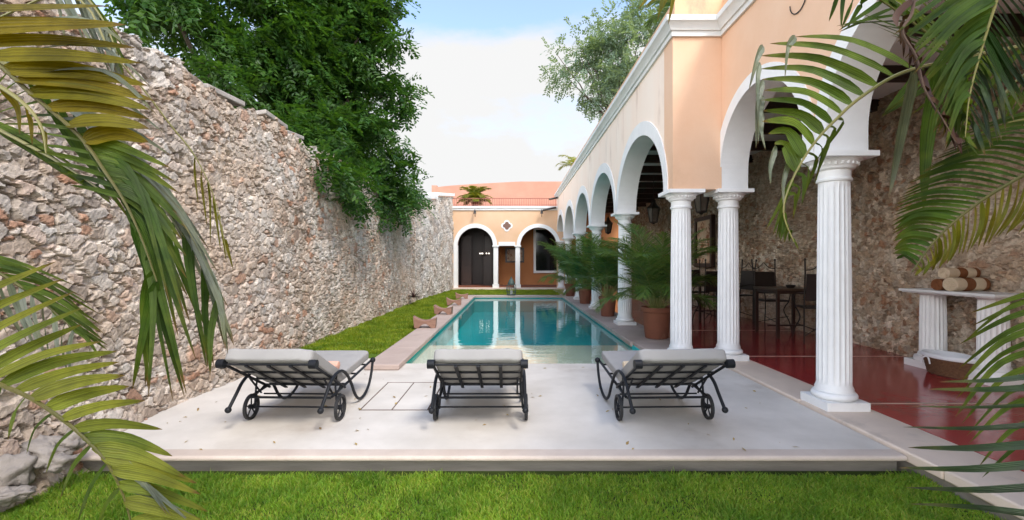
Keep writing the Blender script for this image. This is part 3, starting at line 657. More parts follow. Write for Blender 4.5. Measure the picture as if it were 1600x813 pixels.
MB().box(hx0, hx1, FY-.06, FY+.3, FT, 4.3).box(hx0, hx1, FY-.11, FY-.0601, 4.2, 4.302).build('cornice', M['white'], hs, smooth=False)
# quatrefoil opening
def quatre(r, k, n=40):
    p = []
    for q in range(4):
        a0 = math.pi/2*q
        for i in range(10):
            a = a0-math.pi/2*.98+math.pi*.98*i/9
            p.append((r*math.cos(a0)+k*math.cos(a), r*math.sin(a0)+k*math.sin(a)))
    return p
qx, qz = P(792,353,FY).x, P(792,353,FY).z
MB().prism(quatre(.15,.145), lambda a,c:(qx+a,FY-.022,qz+c), lambda a,c:(qx+a,FY+.1,qz+c)).build('quatrefoil_frame', M['white'], hs, smooth=False)
MB().prism(quatre(.105,.10), lambda a,c:(qx+a,FY-.028,qz+c), lambda a,c:(qx+a,FY+.1,qz+c)).build('quatrefoil_grille', M['reveal'], hs, smooth=False)
# loggia behind the arches
b = MB().box(hx0, 6.2, FY+.3, 26.1, FZ-.3, FZ); b.build('loggia_floor', M['terracotta'], hs, smooth=False)
MB().box(hx0, 2.72, FY-.2, FY+.3, -.05, FZ-.05).build('step', M['kerb'], hs, bevel=.01)
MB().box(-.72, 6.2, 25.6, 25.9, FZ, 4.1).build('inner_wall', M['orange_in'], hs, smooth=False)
MB().box(hx0-.3, 6.2, FY+.02, 26.4, 4.11, 4.28).build('roof', M['terracotta'], hs, smooth=False)
MB().box(-.95, -.72, FY+.3, 26, FZ, 4.1).box(hx0-.3, hx0, FY+.01, 27, -.2, 4.1).build('partition', M['reveal'], hs, smooth=False)
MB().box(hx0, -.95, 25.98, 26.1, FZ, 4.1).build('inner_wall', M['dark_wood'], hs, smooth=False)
dr = MB()
for x0, x1 in ((-2.75,-2.2), (-1.55,-1.02)):
    dr = MB().box(x0, x1, 25.0, 25.05, FZ, 2.9); 
    for z0, z1 in ((.35,1.2),(1.3,2.1),(2.2,2.8)): dr.box(x0+.08, x1-.08, 24.98, 25.01, z0, z1)
    dr.build('door', M['dark_wood'], hs, bevel=.006)
MB().box(hx0,-.95,FY+.29,FY+.55,FZ-.0,FZ+.02).build('threshold', M['terracotta'], hs, smooth=False)
wf = MB(); wx0, wx1, wz0, wz1 = 1.32, 2.75, .98, 3.25
for a in ((wx0-.13,wx0,wz0-.13,wz1+.13),(wx1,wx1+.13,wz0-.13,wz1+.13),(wx0,wx1,wz0-.13,wz0),(wx0,wx1,wz1,wz1+.13)): wf.box(a[0],a[1],25.5,25.62,a[2],a[3])
wf = wf.build('window', M['white'], hs, bevel=.01)
MB().box(wx0,wx1,25.56,25.595,wz0,wz1).build('pane', M['glass_dark'], wf, smooth=False)
# rail and terrace wall above
rl = MB(); rl.box(hx0, hx1, FY+.08, FY+.11, 4.70, 4.735); rl.box(hx0, hx1, FY+.085, FY+.105, 4.37, 4.395)
x = hx0
while x < hx1: rl.box(x-.009, x+.009, FY+.087, FY+.103, 4.3, 4.72); x += .115
M['rail'] = mat('rusty_pink_rail', (.34,.12,.085), (.27,.09,.06), 9, .7)
rl.build('railing', M['rail'], hs, smooth=False)
uw = MB(); n = 24; uy = 27.0; ux0, ux1 = -4.45, 6.5
pts = [(ux0+(ux1-ux0)*i/n, 5.84+.34*min(1,(i/n)/.45)**.7) for i in range(n+1)]
for p, q in zip(pts[:-1], pts[1:]):
    uw.add([(p[0],uy,4.0),(q[0],uy,4.0),(q[0],uy,q[1]),(p[0],uy,p[1]),(p[0],uy+.3,4.0),(q[0],uy+.3,4.0),(q[0],uy+.3,q[1]),(p[0],uy+.3,p[1])], [(0,1,2,3),(3,2,6,7),(4,7,6,5)])
uw.box(ux0-.25, ux0+.05, uy-.03, uy+.35, 3.9, 5.95)
uw.build('terrace_wall', M['terracotta_wall'], hs, smooth=False)
# little lamps on brackets
for px in (742.5, 846):
    c = P(px, 331, FY)
    m = MB().tube([(c.x,FY+.01,c.z+.05),(c.x,FY-.16,c.z+.09),(c.x,FY-.27,c.z+.02)], .022, 6); m.lathe([(.02,.1),(.045,.08),(.075,-.05),(.08,-.07)], (c.x,FY-.27,c.z-.06), 10)
    l = m.build('wall_lamp', M['iron_brown'], hs)
    MB().tube([(c.x,FY-.2,c.z-.02),(c.x+.01,FY-.12,c.z-.27)], .016, 6).build('pull', M['iron_brown'], l)
# water spouts near the arcade end
for (a, bz) in ((P(868,309,FY-.4), 0), (P(858,326,FY-.25), 0)):
    MB().tube([a+Vector((.35,.1,.06)), a+Vector((-.32,-.12,-.10))], .05, 8).build('rain_spout', M['iron_brown'], hs)
# pictures
def picture(name, lab, x0, x1, y, z0, z1, m, fr):
    t = thing(name, lab, 'picture', ((x0+x1)/2, y, (z0+z1)/2)); w_ = .09
    f = MB()
    for a in ((x0-w_,x0,z0-w_,z1+w_),(x1,x1+w_,z0-w_,z1+w_),(x0,x1,z0-w_,z0),(x0,x1,z1,z1+w_)): f.box(a[0],a[1],y-.05,y,a[2],a[3])
    f.build('frame', fr, t, smooth=False); MB().box(x0,x1,y-.03,y-.004,z0,z1).build('canvas', m, t, smooth=False)
picture('picture', 'framed painting on the orange wall behind the two slim white columns of the far house', -.28, .58, 25.598, 1.52, 2.16, M['picture2'], M['dark_wood'])
t = thing('picture', 'tall dark framed painting on the stone wall between the two corner columns', 'picture', (BX-.1, 14.1, 2.1))
f = MB()
for a in ((13.5,13.62,1.3,2.85),(14.65,14.77,1.3,2.85),(13.62,14.65,1.3,1.42),(13.62,14.65,2.73,2.85)): f.box(BX-.16,BX-.05,a[0],a[1],a[2],a[3])
f.build('frame', M['dark_wood'], t, smooth=False); MB().box(BX-.11,BX-.06,13.62,14.65,1.42,2.73).build('canvas', M['picture'], t, smooth=False)
# lit chandelier glimpsed in the dark room
t = thing('chandelier', 'small chandelier with lit white bulbs in the dark room behind the left far arch', 'chandelier', (-1.55, 24.9, 2.0))
c = P(757, 398, 24.9); t.location = c
ch = MB().tube([c+Vector((0,0,.15)), c+Vector((0,0,1.9))], .012, 5)
for i in range(6): a = i*math.pi/3; ch.tube([c, c+Vector((.12*math.cos(a),.12*math.sin(a),-.06)), c+Vector((.24*math.cos(a),.24*math.sin(a),.0))], .012, 5)
ch.build('arm_frame', M['iron_brown'], t)
M['bulb'] = bpy.data.materials.new('lit_bulb'); M['bulb'].use_nodes = True
bb = M['bulb'].node_tree.nodes['Principled BSDF']; bb.inputs['Emission Color'].default_value = (1,.86,.72,1); bb.inputs['Emission Strength'].default_value = .7
for i in range(6): a = i*math.pi/3; MB().ball(c+Vector((.24*math.cos(a),.24*math.sin(a),.06)), .04, 6).build('bulb', M['bulb'], t)

# ------------------------------------------------------------------ loungers
def smooth_path(pts, k=5):
    pts = [Vector(p) for p in pts]; o = []
    for i in range(len(pts)-1):
        p0, p1, p2, p3 = pts[max(i-1,0)], pts[i], pts[i+1], pts[min(i+2,len(pts)-1)]
        for j in range(k):
            t = j/k; o.append(.5*((2*p1)+(p2-p0)*t+(2*p0-5*p1+4*p2-p3)*t*t+(3*p1-p0-p2*1-p0*0+ (p3-2*p2+ -0*p3))*t*t*t) if False else
                             .5*(2*p1+(p2-p0)*t+(2*p0-5*p1+4*p2-p3)*t*t+(3*p1-3*p2+p3-p0)*t*t*t))
    o.append(pts[-1]); return o
def soft_slab(L_, W_, T_, puff=.02, seed=0):
    """a stuffed cushion: a softly rounded box with shallow wrinkles; x across, y along, z up from 0"""
    m = MB(); nu, nv = 72, 40; vs = []
    pw = lambda c, e: math.copysign(abs(c)**e, c)
    for j in range(nv+1):
        b = -math.pi/2+math.pi*j/nv; ce, se = pw(math.cos(b), .16), pw(math.sin(b), .30)
        for i in range(nu):
            a = 2*math.pi*i/nu; x = W_/2*ce*pw(math.cos(a), .14); y = L_/2*ce*pw(math.sin(a), .12); z = T_/2*se
            wr = .0035*math.sin(x*15+y*9+seed)*math.sin(y*21-x*7+seed)+.002*math.sin(x*47+seed*3)*math.sin(y*13)
            z += (puff if z > 0 else -puff*.2)*math.cos(math.pi*x/W_*.98)*math.cos(math.pi*y/L_*.98)+wr
            vs.append((x+wr*.6, y+L_/2+wr*.8, z+T_/2))
    fs = [(j*nu+i, j*nu+(i+1) % nu, (j+1)*nu+(i+1) % nu, (j+1)*nu+i) for j in range(nv) for i in range(nu)]
    return m.add(vs, fs)
def make_lounger():
    t = thing('sun_lounger', '', 'sun lounger', (0,0,0), 'sun loungers facing the pool')
    hw = .37
    B0_, B1_ = Vector((0,.14,.285)), Vector((0,-.47,.615))        # backrest hinge and head end
    bd = (B1_-B0_); bl = bd.length; bu = bd.normalized(); bn = Vector((0, bu.z*1, -bu.y)); bn = Vector((0,-bu.z,bu.y)) if bn.z < 0 else bn
    # side tubes
    for s in (-1, 1):
        x = s*(hw+.025)
        pth = smooth_path([(x,.97,.335),(x,.93,.22),(x,.84,.10),(x,.70,.035),(x,.56,.03),(x,.44,.10),(x,.34,.23),(x,.22,.36),(x,.08,.432),(x,-.06,.43),(x,-.17,.385),(x,-.25,.31),(x,-.36,.205)], 4)
        m = MB().tube(pth, .0145, 9)
        sr = m.build('side_tube', M['iron'], t)
        MB().ball((x,.97,.345), .031, 8).ball((x,-.365,.20), .027, 8).build('knob', M['iron'], sr)
        # wheel: rim, spokes, hub
        xw = s*(hw+.045); wl = MB()
        c = Vector((xw, 0, .116)); n = 28
        for i in range(n):
            a0, a1 = 2*math.pi*i/n, 2*math.pi*(i+1)/n
            q = []
            for (rr, xx) in ((.116,-.013),(.116,.013),(.094,.013),(.094,-.013)):
                q += [(c.x+xx, c.y+rr*math.cos(a0), c.z+rr*math.sin(a0)), (c.x+xx, c.y+rr*math.cos(a1), c.z+rr*math.sin(a1))]
            wl.add(q, [(0,1,3,2),(2,3,5,4),(4,5,7,6),(6,7,1,0)])
        wl = wl.build('wheel', M['rubber'], t)
        sp = MB()
        for i in range(5): a = 2*math.pi*i/5+.3; sp.tube([c, c+Vector((0,.1*math.cos(a),.1*math.sin(a)))], .007, 5)
        sp.tube([c-Vector((.02,0,0)), c+Vector((.02,0,0))], .022, 8); sp.build('spokes', M['iron'], wl)
        MB().tube([(x-s*.01,0,.10),(x-s*.025,-.0,.30),(x-s*.025,.03,.43)], .010, 6).tube([(x-s*.02,.0,.22),(x-s*.03,.14,.285)], .008, 5).build('wheel_strut', M['iron'], t)
    MB().tube([(-hw-.05,0,.116),(hw+.05,0,.116)], .0085, 6).build('axle', M['iron'], t)
    # backrest frame
    f = MB()
    for s in (-1, 1): f.tube([B0_+Vector((s*hw,0,0))-bu*.10, B1_+Vector((s*hw,0,0))], .013, 6)
    for k in (.0,.30,.62,.97): f.obox(B0_+bu*(bl*k), (hw,0,0), bu*(.011 if k else .016), bn*.006)
    for k in (-.5,0,.5): f.obox((B0_+B1_)/2+Vector((k*hw,0,0))-bn*.012-bu*.04, (.014,0,0), bu*(bl*.53), bn*.006)
    fr = f.build('backrest_frame', M['iron'], t)
    for s in (-1, 1):
        c = B1_+Vector((s*(hw+.012),0,.0)); kb = MB().tube([c-Vector((.03,0,0)), c+Vector((.03,0,0))], .038, 12); kb.build('head_knob', M['iron'], fr)
    # seat frame
    f = MB()
    for s in (-1, 1): f.tube([(s*hw,-.08,.235),(s*hw,.3,.27),(s*hw,.97,.335)], .013, 6)
    for k in range(3): y = .25+k*.3; f.obox((0,y,.242+y*.093), (hw,0,0), (0,.011,.001), (0,0,.006))
    f.tube([(-hw,-.1,.232),(hw,-.1,.232)], .011, 6); f.tube([(-hw,.13,.20),(hw,.13,.20)], .008, 6)
    f.build('seat_frame', M['iron'], t)
    # prop bars under the back
    MB().tube([(-hw*.9,-.16,.42),(-hw*.9,.02,.24)], .009, 5).tube([(hw*.9,-.16,.42),(hw*.9,.02,.24)], .009, 5).build('prop_bar', M['iron'], t)
    # cushions
    cs = soft_slab(.86, .72, .10, puff=.012, seed=1)
    q = Matrix.Translation((0,.14,.29)) @ Matrix.Rotation(math.atan2(.065,.83), 4, 'X')
    cs.v = [tuple(q @ Vector(v)) for v in cs.v]; cs.build('seat_cushion', M['cushion'], t, angle=180)
    cb = soft_slab(.76, .74, .115, puff=.014, seed=4)
    rot = Matrix(((1,0,0),(0,bu.y,bn.y),(0,bu.z,bn.z))).to_4x4()
    q = Matrix.Translation(B0_+bn*.012-bu*.03) @ rot
    cb.v = [tuple(q @ Vector(v)) for v in cb.v]; cb.build('back_cushion', M['cushion'], t, angle=180)
    return t
lg = make_lounger()
LX = ((-1.995, 'left sun lounger of the three, nearest the stone wall', R(-1.5)), (-.285, 'middle sun lounger of the three, seen straight from behind', R(.5)), (1.395, 'right sun lounger of the three, nearest the fluted columns', R(2.0)))
for i, (x, lab, a) in enumerate(LX):
    o = lg if i == 0 else copy_tree(lg); o.location = (x, 4.25, .0); o['label'] = 'black iron wheeled lounger with grey cushion, '+lab.replace(' sun lounger','')
    o.rotation_euler.z = a
    if i != 1:                                                       # rolled towel on the seat
        px = 520 if i == 0 else 978
        tr_ = MB().lathe([(.012,0),(.036,.003),(.04,.02),(.04,.20),(.036,.217),(.012,.22)], n=18); ty = 4.25+.22
        w_ = tr_.build('rolled_towel', M['pink'] if i == 0 else M['towel_beige']); w_.rotation_euler = (0, R(90), 0)
        w_.location = (x+(.10 if i == 0 else -.32), ty-.005, .452)
        tag(w_, 'coral rolled towel on the left lounger seat against its backrest' if i == 0 else 'beige rolled towel on the right lounger seat against its backrest', 'towel', 'rolled towels on the loungers')

# ------------------------------------------------------------------ furniture under the arcade
def make_chair():
    t = thing('dining_chair', '', 'chair', (0,0,0), 'tall iron dining chairs under the arcade')
    w_, d_ = .24, .22
    MB().box(-w_,w_,-d_,d_,.60,.635).build('seat', M['leather'], t, bevel=.01)
    MB().obox((0,d_+.03,.98), (w_-.02,0,0), (0,.012,-.002), (0,.02,.235)).build('back_panel', M['leather'], t, bevel=.006)
    for s in (-1, 1):
        MB().tube([(s*w_,d_,.0),(s*w_,d_,.62),(s*w_,d_+.055,1.25),(s*w_*1.05,d_+.075,1.46)], .014, 6).ball((s*w_*1.05,d_+.075,1.47), .022, 6).build('post', M['iron_brown'], t)
        MB().tube(smooth_path([(s*w_,-d_,.60),(s*w_*.8,-d_*.6,.42),(s*w_*1.05,-d_*1.0,.2),(s*w_*1.15,-d_*1.25,0)], 4), .013, 6).build('leg', M['iron_brown'], t)
        MB().tube(smooth_path([(s*w_,-d_,.6),(s*w_*1.1,-d_*1.05,.78),(s*w_*1.1,-.05,.86),(s*w_,d_+.02,.88)], 4), .012, 6).build('armrest', M['iron_brown'], t)
        MB().tube([(s*w_,-d_,.30),(-s*w_,d_,.12)], .009, 5).build('brace', M['iron_brown'], t)
    MB().tube(smooth_path([(-w_,d_+.06,1.28),(-w_*.5,d_+.06,1.30),(-.04,d_+.06,1.37),(0,d_+.06,1.41),(.04,d_+.06,1.37),(w_*.5,d_+.06,1.30),(w_,d_+.06,1.28)], 4), .009, 6).build('crest', M['iron_brown'], t)
    return t
def make_table():
    t = thing('dining_table', '', 'table', (0,0,0), 'dark dining tables under the arcade')
    MB().box(-.42,.42,-.42,.42,.89,.93).build('tabletop', M['tabletop'], t, bevel=.006)
    for a in (-1,1):
        for b in (-1,1): MB().box(a*.37-.025,a*.37+.025,b*.37-.025,b*.37+.025,0,.89).build('leg', M['dark_wood'], t)
    MB().box(-.36,.36,-.015,.015,.18,.21).box(-.38,.38,-.38,.38,.83,.888).build('stretcher', M['dark_wood'], t, smooth=False)
    return t
tb = make_table()
for i, (x, y, lab) in enumerate(((5.32, 8.95, 'dark square table between the front column and the next one'), (4.95, 11.6, 'dark square table seen between the pair of corner columns'))):
    o = tb if i == 0 else copy_tree(tb); o.location = (x, y, .03); o['label'] = lab
chp = make_chair()
for i, (x, y, a, lab) in enumerate(((5.48, 9.75, 0, 'tall chair behind the nearer table, its leather back to the stone wall'), (5.42, 8.25, math.pi-.25, 'tall chair in front of the nearer table, half hidden by the front column'),
                                 (5.55, 11.3, -1.4, 'tall armchair just right of the right-hand corner column'), (4.6, 10.75, math.pi+.1, 'tall chair seen between the pair of corner columns, in front of the farther table'), (5.0, 12.5, .1, 'farthest tall chair behind the farther table, between the corner columns'))):
    o = chp if i == 0 else copy_tree(chp); o.location = (x, y, .03); o.rotation_euler.z = a; o['label'] = lab
m = MB().lathe([(.0,0),(.06,.0),(.075,.02),(.085,.05),(.08,.055),(.03,.02),(.001,.018)], n=20)
o = m.build('bowl', M['iron_brown']); o.location = (5.35, 8.85, .96); tag(o, 'small dark bowl on the nearer dining table', 'bowl')

# console table with two fluted pedestals
ct = thing('console_table', 'white console table on two fluted half pedestals against the stone wall', 'table', (5.72, 5.9, .028))
MB().box(5.45,5.95,5.2,6.5,1.05,1.085).box(5.47,5.94,5.23,6.47,1.035,1.049).build('tabletop', M['white'], ct, bevel=.006)
for y in (5.46, 6.24):
    m = fluted(MB(), (5.70,y,.03), .20, 1.0, .145, .135)
    pd = m.build('pedestal', M['white_col'], ct, angle=40)
    MB().box(5.49,5.92,y-.215,y+.215,.028,.12).lathe([(.20,.12),(.205,.15),(.195,.18),(.165,.19),(.155,.225),(.145,.235)], (5.70,y,.0), 40).build('plinth', M['white_col'], pd, angle=35)
    MB().lathe([(.136,1.01),(.15,1.02),(.165,1.034)], (5.70,y,.0), 40).build('capital', M['white_col'], pd)
# rolled towels on the console
def towel(c, r_, l_, stripes, lab):
    t = thing('rolled_towel', lab, 'towel', c, 'rolled towels on the white console table'); c = Vector(c)
    ax = Vector((.995,.10,0)); sd = Vector((-.10,.995,0)); up = Vector((0,0,1))
    n = 28; cur = -l_/2
    for (ln_, mm) in stripes:
        m = MB(); vs = []; a, b = cur*1, cur+ln_*l_; cur = b
        pr = [(a, r_*.985), (a+.008, r_), ((a+b)/2, r_*1.01), (b-.008, r_), (b, r_*.985)]
        for q, rr in pr:
            for k in range(n):
                th = 2*math.pi*k/n; w2 = rr*(1+.012*math.sin(3*th+q*8)); vs.append(c+ax*q+sd*(w2*math.cos(th))+up*(w2*math.sin(th)*.93))
        fs = [(i*n+k, i*n+(k+1) % n, (i+1)*n+(k+1) % n, (i+1)*n+k) for i in range(4) for k in range(n)]+[tuple(range(n)), tuple(4*n+k for k in range(n))]
        m.add(vs, fs).build('stripe' if mm == 'towel_brown' else 'roll', M[mm], t, angle=50)
    sp = []                                                           # spiral seen on the rolled end
    for s in (-1, 1):
        pts = [c+ax*(s*(l_/2+.002))+sd*((.015+(r_-.02)*k/50)*math.cos(k*.38))+up*((.015+(r_-.02)*k/50)*math.sin(k*.38)*.93) for k in range(50)]
        MB().tube(pts, .006, 5).build('rolled_edge', M['towel_brown'] if stripes[0][1] == 'towel_brown' else M['towel_beige'], t)
    return t
ZT = 1.088
towel((5.70, 5.78, ZT+.086), .092, .46, [(.30,'towel_beige'),(.27,'towel_brown'),(.31,'towel_beige'),(.12,'towel_brown')], 'large beige rolled towel with a brown band lying on the console')
towel((5.68, 5.955, ZT+.074), .079, .42, [(1.0,'towel_brown')], 'small plain brown rolled towel at the left end of the stack')
towel((5.70, 5.875, ZT+.223), .075, .44, [(.34,'towel_beige'),(.26,'towel_brown'),(.28,'towel_beige'),(.12,'towel_brown')], 'beige and brown rolled towel lying on top of the other two')
# basket with white lining
M['wicker'].node_tree.nodes['Principled BSDF'].inputs['Roughness'].default_value = .6
bk = thing('basket', 'oval dark wicker basket with white cloth lining and a bow under the console', 'basket', (5.55, 5.78, .03))
def oval(prof, c, sx, sy, n=36):
    m = MB(); m.lathe(prof, (0,0,0), n); m.v = [(c[0]+v[0]*sx, c[1]+v[1]*sy, c[2]+v[2]) for v in m.v]; return m
m = MB(); n = 40
for k in range(13):
    z = .015+.019*k; s = .8+.2*k/12
    pts = [(5.50+(.19*s+.006*((i+k) % 2))*math.cos(2*math.pi*i/n), 5.80+(.30*s+.006*((i+k) % 2))*math.sin(2*math.pi*i/n), .03+z) for i in range(n+1)]
    m.tube(pts, .011, 5, cap=False)
m.v += []; m.build('weave', M['wicker'], bk)
oval([(.62,.0),(.98,.23),(1.09,.215),(1.12,.235),(1.05,.265),(.9,.25),(.5,.16),(.05,.15)], (5.50,5.80,.03), .19, .30).build('lining', M['linen'], bk)
MB().tube(smooth_path([(5.315,5.9,.255),(5.30,5.95,.22),(5.305,5.97,.15)],4), .010, 5).tube(smooth_path([(5.315,5.9,.255),(5.30,5.86,.22),(5.305,5.85,.16)],4), .010, 5).ball((5.312,5.9,.255), .02, 6).build('bow', M['linen'], bk)

# ------------------------------------------------------------------ poolside: wooden head rests, cage lantern, bromeliad
def headrest():
    n = 16; top = [(-.24+.48*i/n, .155+.075*abs((i/n-.5)*2)**1.8*(1.25 if i < n/2 else .7)) for i in range(n+1)]
    bot = [(.22,.0),(.13,.0)]+[(.13-.26*i/8, .09*math.sin(math.pi*i/8)) for i in range(1,8)]+[(-.13,0),(-.22,0)]
    poly = top+bot
    return MB().prism(poly[::-1], lambda a,c:(a,-.11,c), lambda a,c:(a,.11,c)).build('wooden_stool', M['wood_block'], bevel=.008)
h0 = headrest()
for i, (px, Y, lab) in enumerate(((664.5,9.67,'nearest low wooden saddle stool on the left pool edge'), (693,12.15,'second nearest low wooden saddle stool on the left pool edge'), (709.5,14.75,'third low wooden saddle stool along the left pool edge'), (721.5,17.3,'farthest low wooden saddle stool, by the pool corner'))):
    o = h0 if i == 0 else copy_tree(h0); o.location = (P(px,500,Y).x, Y, CZ); o.rotation_euler.z = (.06,-.1,.05,.12)[i]; tag(o, lab, 'stool', 'low wooden stools along the pool')
t = thing('cage_lantern', 'grey green wire cage lantern standing on the far pool edge', 'lantern', (-.03,19.1,CZ)); x0, y0 = -.03, 19.1
m = MB().lathe([(.17,.0),(.19,.02),(.19,.05)], (x0,y0,CZ), 24); m.build('base', M['cage'], t)
m = MB()
for i in range(16):
    a = 2*math.pi*i/16; m.tube([(x0+.17*math.cos(a),y0+.17*math.sin(a),CZ+.05),(x0+.2*math.cos(a),y0+.2*math.sin(a),CZ+.25),(x0+.185*math.cos(a),y0+.185*math.sin(a),CZ+.42),(x0+.11*math.cos(a),y0+.11*math.sin(a),CZ+.50)], .009, 5)
for z, r_ in ((.15,.19),(.3,.2),(.45,.16)): m.tube([(x0+r_*math.cos(2*math.pi*i/20),y0+r_*math.sin(2*math.pi*i/20),CZ+z) for i in range(21)], .008, 5)
m.build('cage', M['cage'], t)
MB().lathe([(.15,.47),(.15,.50),(.12,.56),(.10,.62),(.06,.67),(.03,.70),(.035,.73),(.01,.78)], (x0,y0,CZ), 20).build('cap', M['cage'], t)
MB().lathe([(.045,.05),(.045,.2)], (x0,y0,CZ), 14).build('candle', M['linen'], t)

# ------------------------------------------------------------------ leaves and fronds
def blade(m, pts, wd, nrm, fold=.25, mi=0):
    """long folded leaflet along pts; nrm = which way its upper face looks; 'leaf' holds (across, along) for ribs and tips"""
    n = len(pts); vs = []; base = len(m.v)
    for i, p in enumerate(pts):
        t = (pts[min(i+1,n-1)]-pts[max(i-1,0)]).normalized(); s = t.cross(nrm)
        if s.length < 1e-3: s = t.orthogonal()
        s.normalize(); u = s.cross(t); f = i/(n-1)
        w_ = wd*.5*(min(1, .35+.65*(f/.20)**.8) if f < .20 else 1)*max(.015, (1-f**2.0))**.85
        vs += [p-s*w_+u*(w_*fold), p, p+s*w_+u*(w_*fold)]
        for k in range(3): m.leaf[base+i*3+k] = (k-1, f, 0)
    fs = []
    for i in range(n-1): a = i*3; fs += [(a,a+1,a+4,a+3),(a+1,a+2,a+5,a+4)]
    return m.add(vs, fs, mi)

def areca_frond(length, elev, droop, seed, wd=.021, nl=38):
    r = random.Random(seed); m = MB(); K = 24; pts = []; p = Vector((0,0,0)); a = elev
    for i in range(K+1):
        pts.append(p.copy()); st = length/K; p = p+Vector((math.cos(a)*st, 0, math.sin(a)*st)); a -= droop/K*(.4+1.2*i/K)
    m.tube(pts, [.009*(1-.75*i/K) for i in range(K+1)], 5, 1)
    for i in range(nl):
        f = .20+.80*(i+.5)/nl; q = f*K; j = min(int(q), K-1); b = pts[j].lerp(pts[j+1], q-j); tg = (pts[j+1]-pts[j]).normalized()
        up = Vector((-tg.z,0,tg.x)); ln_ = length*.36*(math.sin(math.pi*min(1,.18+f*.80))**.7)*(.85+.3*r.random())
        for s in (-1, 1):
            d = (tg*(.62+.5*f)+Vector((0,s,0))*(1.0-.35*f)+up*(.22+.15*r.uniform(-1,1))).normalized(); g_ = Vector((0,0,-1)); bp = []
            dr = r.uniform(.25,.6)
            for k in range(6):
                u = k/5; bp.append(b+d*(ln_*u)+g_*(ln_*dr*u*u*.8))
            blade(m, bp, wd*(.8+.4*r.random()), (up+Vector((0,r.uniform(-.3,.3),0))).normalized(), .3)
    return m
pp = None
def potted_palm(seed, nfr, size, pot_r, pot_h):
    r = random.Random(seed)
    t = thing('potted_palm', '', 'potted palm', (0,0,0), 'potted areca palms between the pool columns')
    pt = MB().lathe([(pot_r*.70,0),(pot_r*.74,.01),(pot_r*.93,pot_h*.78),(pot_r*.95,pot_h*.84),(pot_r*1.03,pot_h*.86),(pot_r*1.05,pot_h*.9),(pot_r*1.05,pot_h*.97),(pot_r*1.02,pot_h),(pot_r*.93,pot_h),(pot_r*.92,pot_h*.9)], n=40).build('pot', M['terracotta'], t, angle=30)
    MB().lathe([(pot_r*.925,pot_h*.9),(.01,pot_h*.93)], n=30).build('soil', M['soil'], t)
    var = [areca_frond(size*q, e, d_, seed*10+i) for i, (q, e, d_) in enumerate(((1.12,R(86),1.0),(1.05,R(74),1.55),(.95,R(60),2.0),(.78,R(42),1.8),(1.15,R(80),1.4)))]
    mes = [v.build('frond', [M['areca'], M['areca_stem']], t, angle=60) for v in var]; used = set()
    for i in range(nfr):
        k = (i*2+r.randrange(2)) % 5
        o = mes[k] if k not in used else mes[k].copy()
        if k in used: COL.objects.link(o)
        used.add(k); a = i*2.399+r.uniform(-.3,.3)
        o.location = (.08*math.cos(a), .08*math.sin(a), pot_h*.9); o.rotation_euler = (r.uniform(-.06,.06), r.uniform(-.08,.08), a); s = r.uniform(.85,1.1); o.scale = (s,s,s)
    for k in range(5):
        if k not in used: bpy.data.objects.remove(mes[k])
    st = MB()
    for i in range(7): a = i*.9; st.tube([(.07*math.cos(a),.07*math.sin(a),pot_h*.85),(.05*math.cos(a),.05*math.sin(a),pot_h+.18)], .016, 6)
    st.build('stem', M['areca_stem'], t); return t
for i, (x, y, sd, nf, sz, pr, ph, lab) in enumerate(((2.62, 8.35, 3, 36, 1.6, .27, .56, 'largest potted palm in a wide terracotta pot beside the corner column'), (2.44, 11.75, 5, 32, 1.6, .22, .50, 'second potted palm from the front, between the first two pool columns behind the corner'),
                                           (2.42, 15.3, 8, 30, 1.7, .22, .50, 'third potted palm from the front along the pool columns'), (2.36, 18.7, 12, 28, 1.85, .22, .5, 'farthest potted palm along the pool, arching over the water'))):
    o = potted_palm(sd, nf, sz, pr, ph); o.location = (x, y, CZ); o['label'] = lab

def spiky(name, lab, cat, c, n, ln_, wd, m_, seed, spread=(.2,1.2), droop=.3, stem=None, group=None):
    r = random.Random(seed); t = thing(name, lab, cat, c, group); m = MB(); c = Vector(c)
    for i in range(n):
        a = r.random()*6.283; e = r.uniform(*spread); L_ = ln_*r.uniform(.6,1.1)
        d = Vector((math.cos(a)*math.cos(e), math.sin(a)*math.cos(e), math.sin(e)))
        blade(m, [c+d*(L_*k/6)+Vector((0,0,-droop*L_*(k/6)**2)) for k in range(7)], wd, Vector((-d.x*d.z,-d.y*d.z,1)).normalized(), .35)
    m.build('leaves', m_, t)
    if stem: MB().tube([c-Vector((0,0,stem)), c+Vector((0,0,.05))], .03, 8).build('stem', M['bark'], t)
    return t
spiky('bromeliad', 'spiky dark red bromeliad at the foot of the stone wall by the lawn', 'plant', P(641,468,15.1)+Vector((.12,0,.05)), 40, .42, .045, M['bromeliad'], 4)
def roof_palm(name, lab, c, size, seed, nfr=16, m_=None):
    r = random.Random(seed); t = thing(name, lab, 'palm', c)
    var = [areca_frond(size*q, e, d_, seed*7+i, .035, 22) for i, (q, e, d_) in enumerate(((1,R(75),1.6),(.9,R(50),1.9),(.8,R(30),1.5)))]
    mes = [v.build('frond', [m_ or M['bush'], M['areca_stem']], t, angle=60) for v in var]
    for i in range(nfr):
        o = mes[i % 3] if i < 3 else mes[i % 3].copy()
        if i >= 3: COL.objects.link(o)
        a = i*2.399; o.location = Vector(c); o.rotation_euler = (0, 0, a)
    MB().lathe([(.15,-.30),(.2,.0),(.21,.02)], c, 18).build('pot', M['terracotta'], t); return t
roof_palm('terrace_palm', 'bushy yellow green palm behind the terrace railing of the far house', (P(742,312,24.4).x, 24.4, 4.6), 1.25, 3, 44)
roof_palm('roof_palm', 'small yellow green palm growing on the arcade roof at its far end', (2.75, 19.6, 5.35), 1.15, 6, 12)
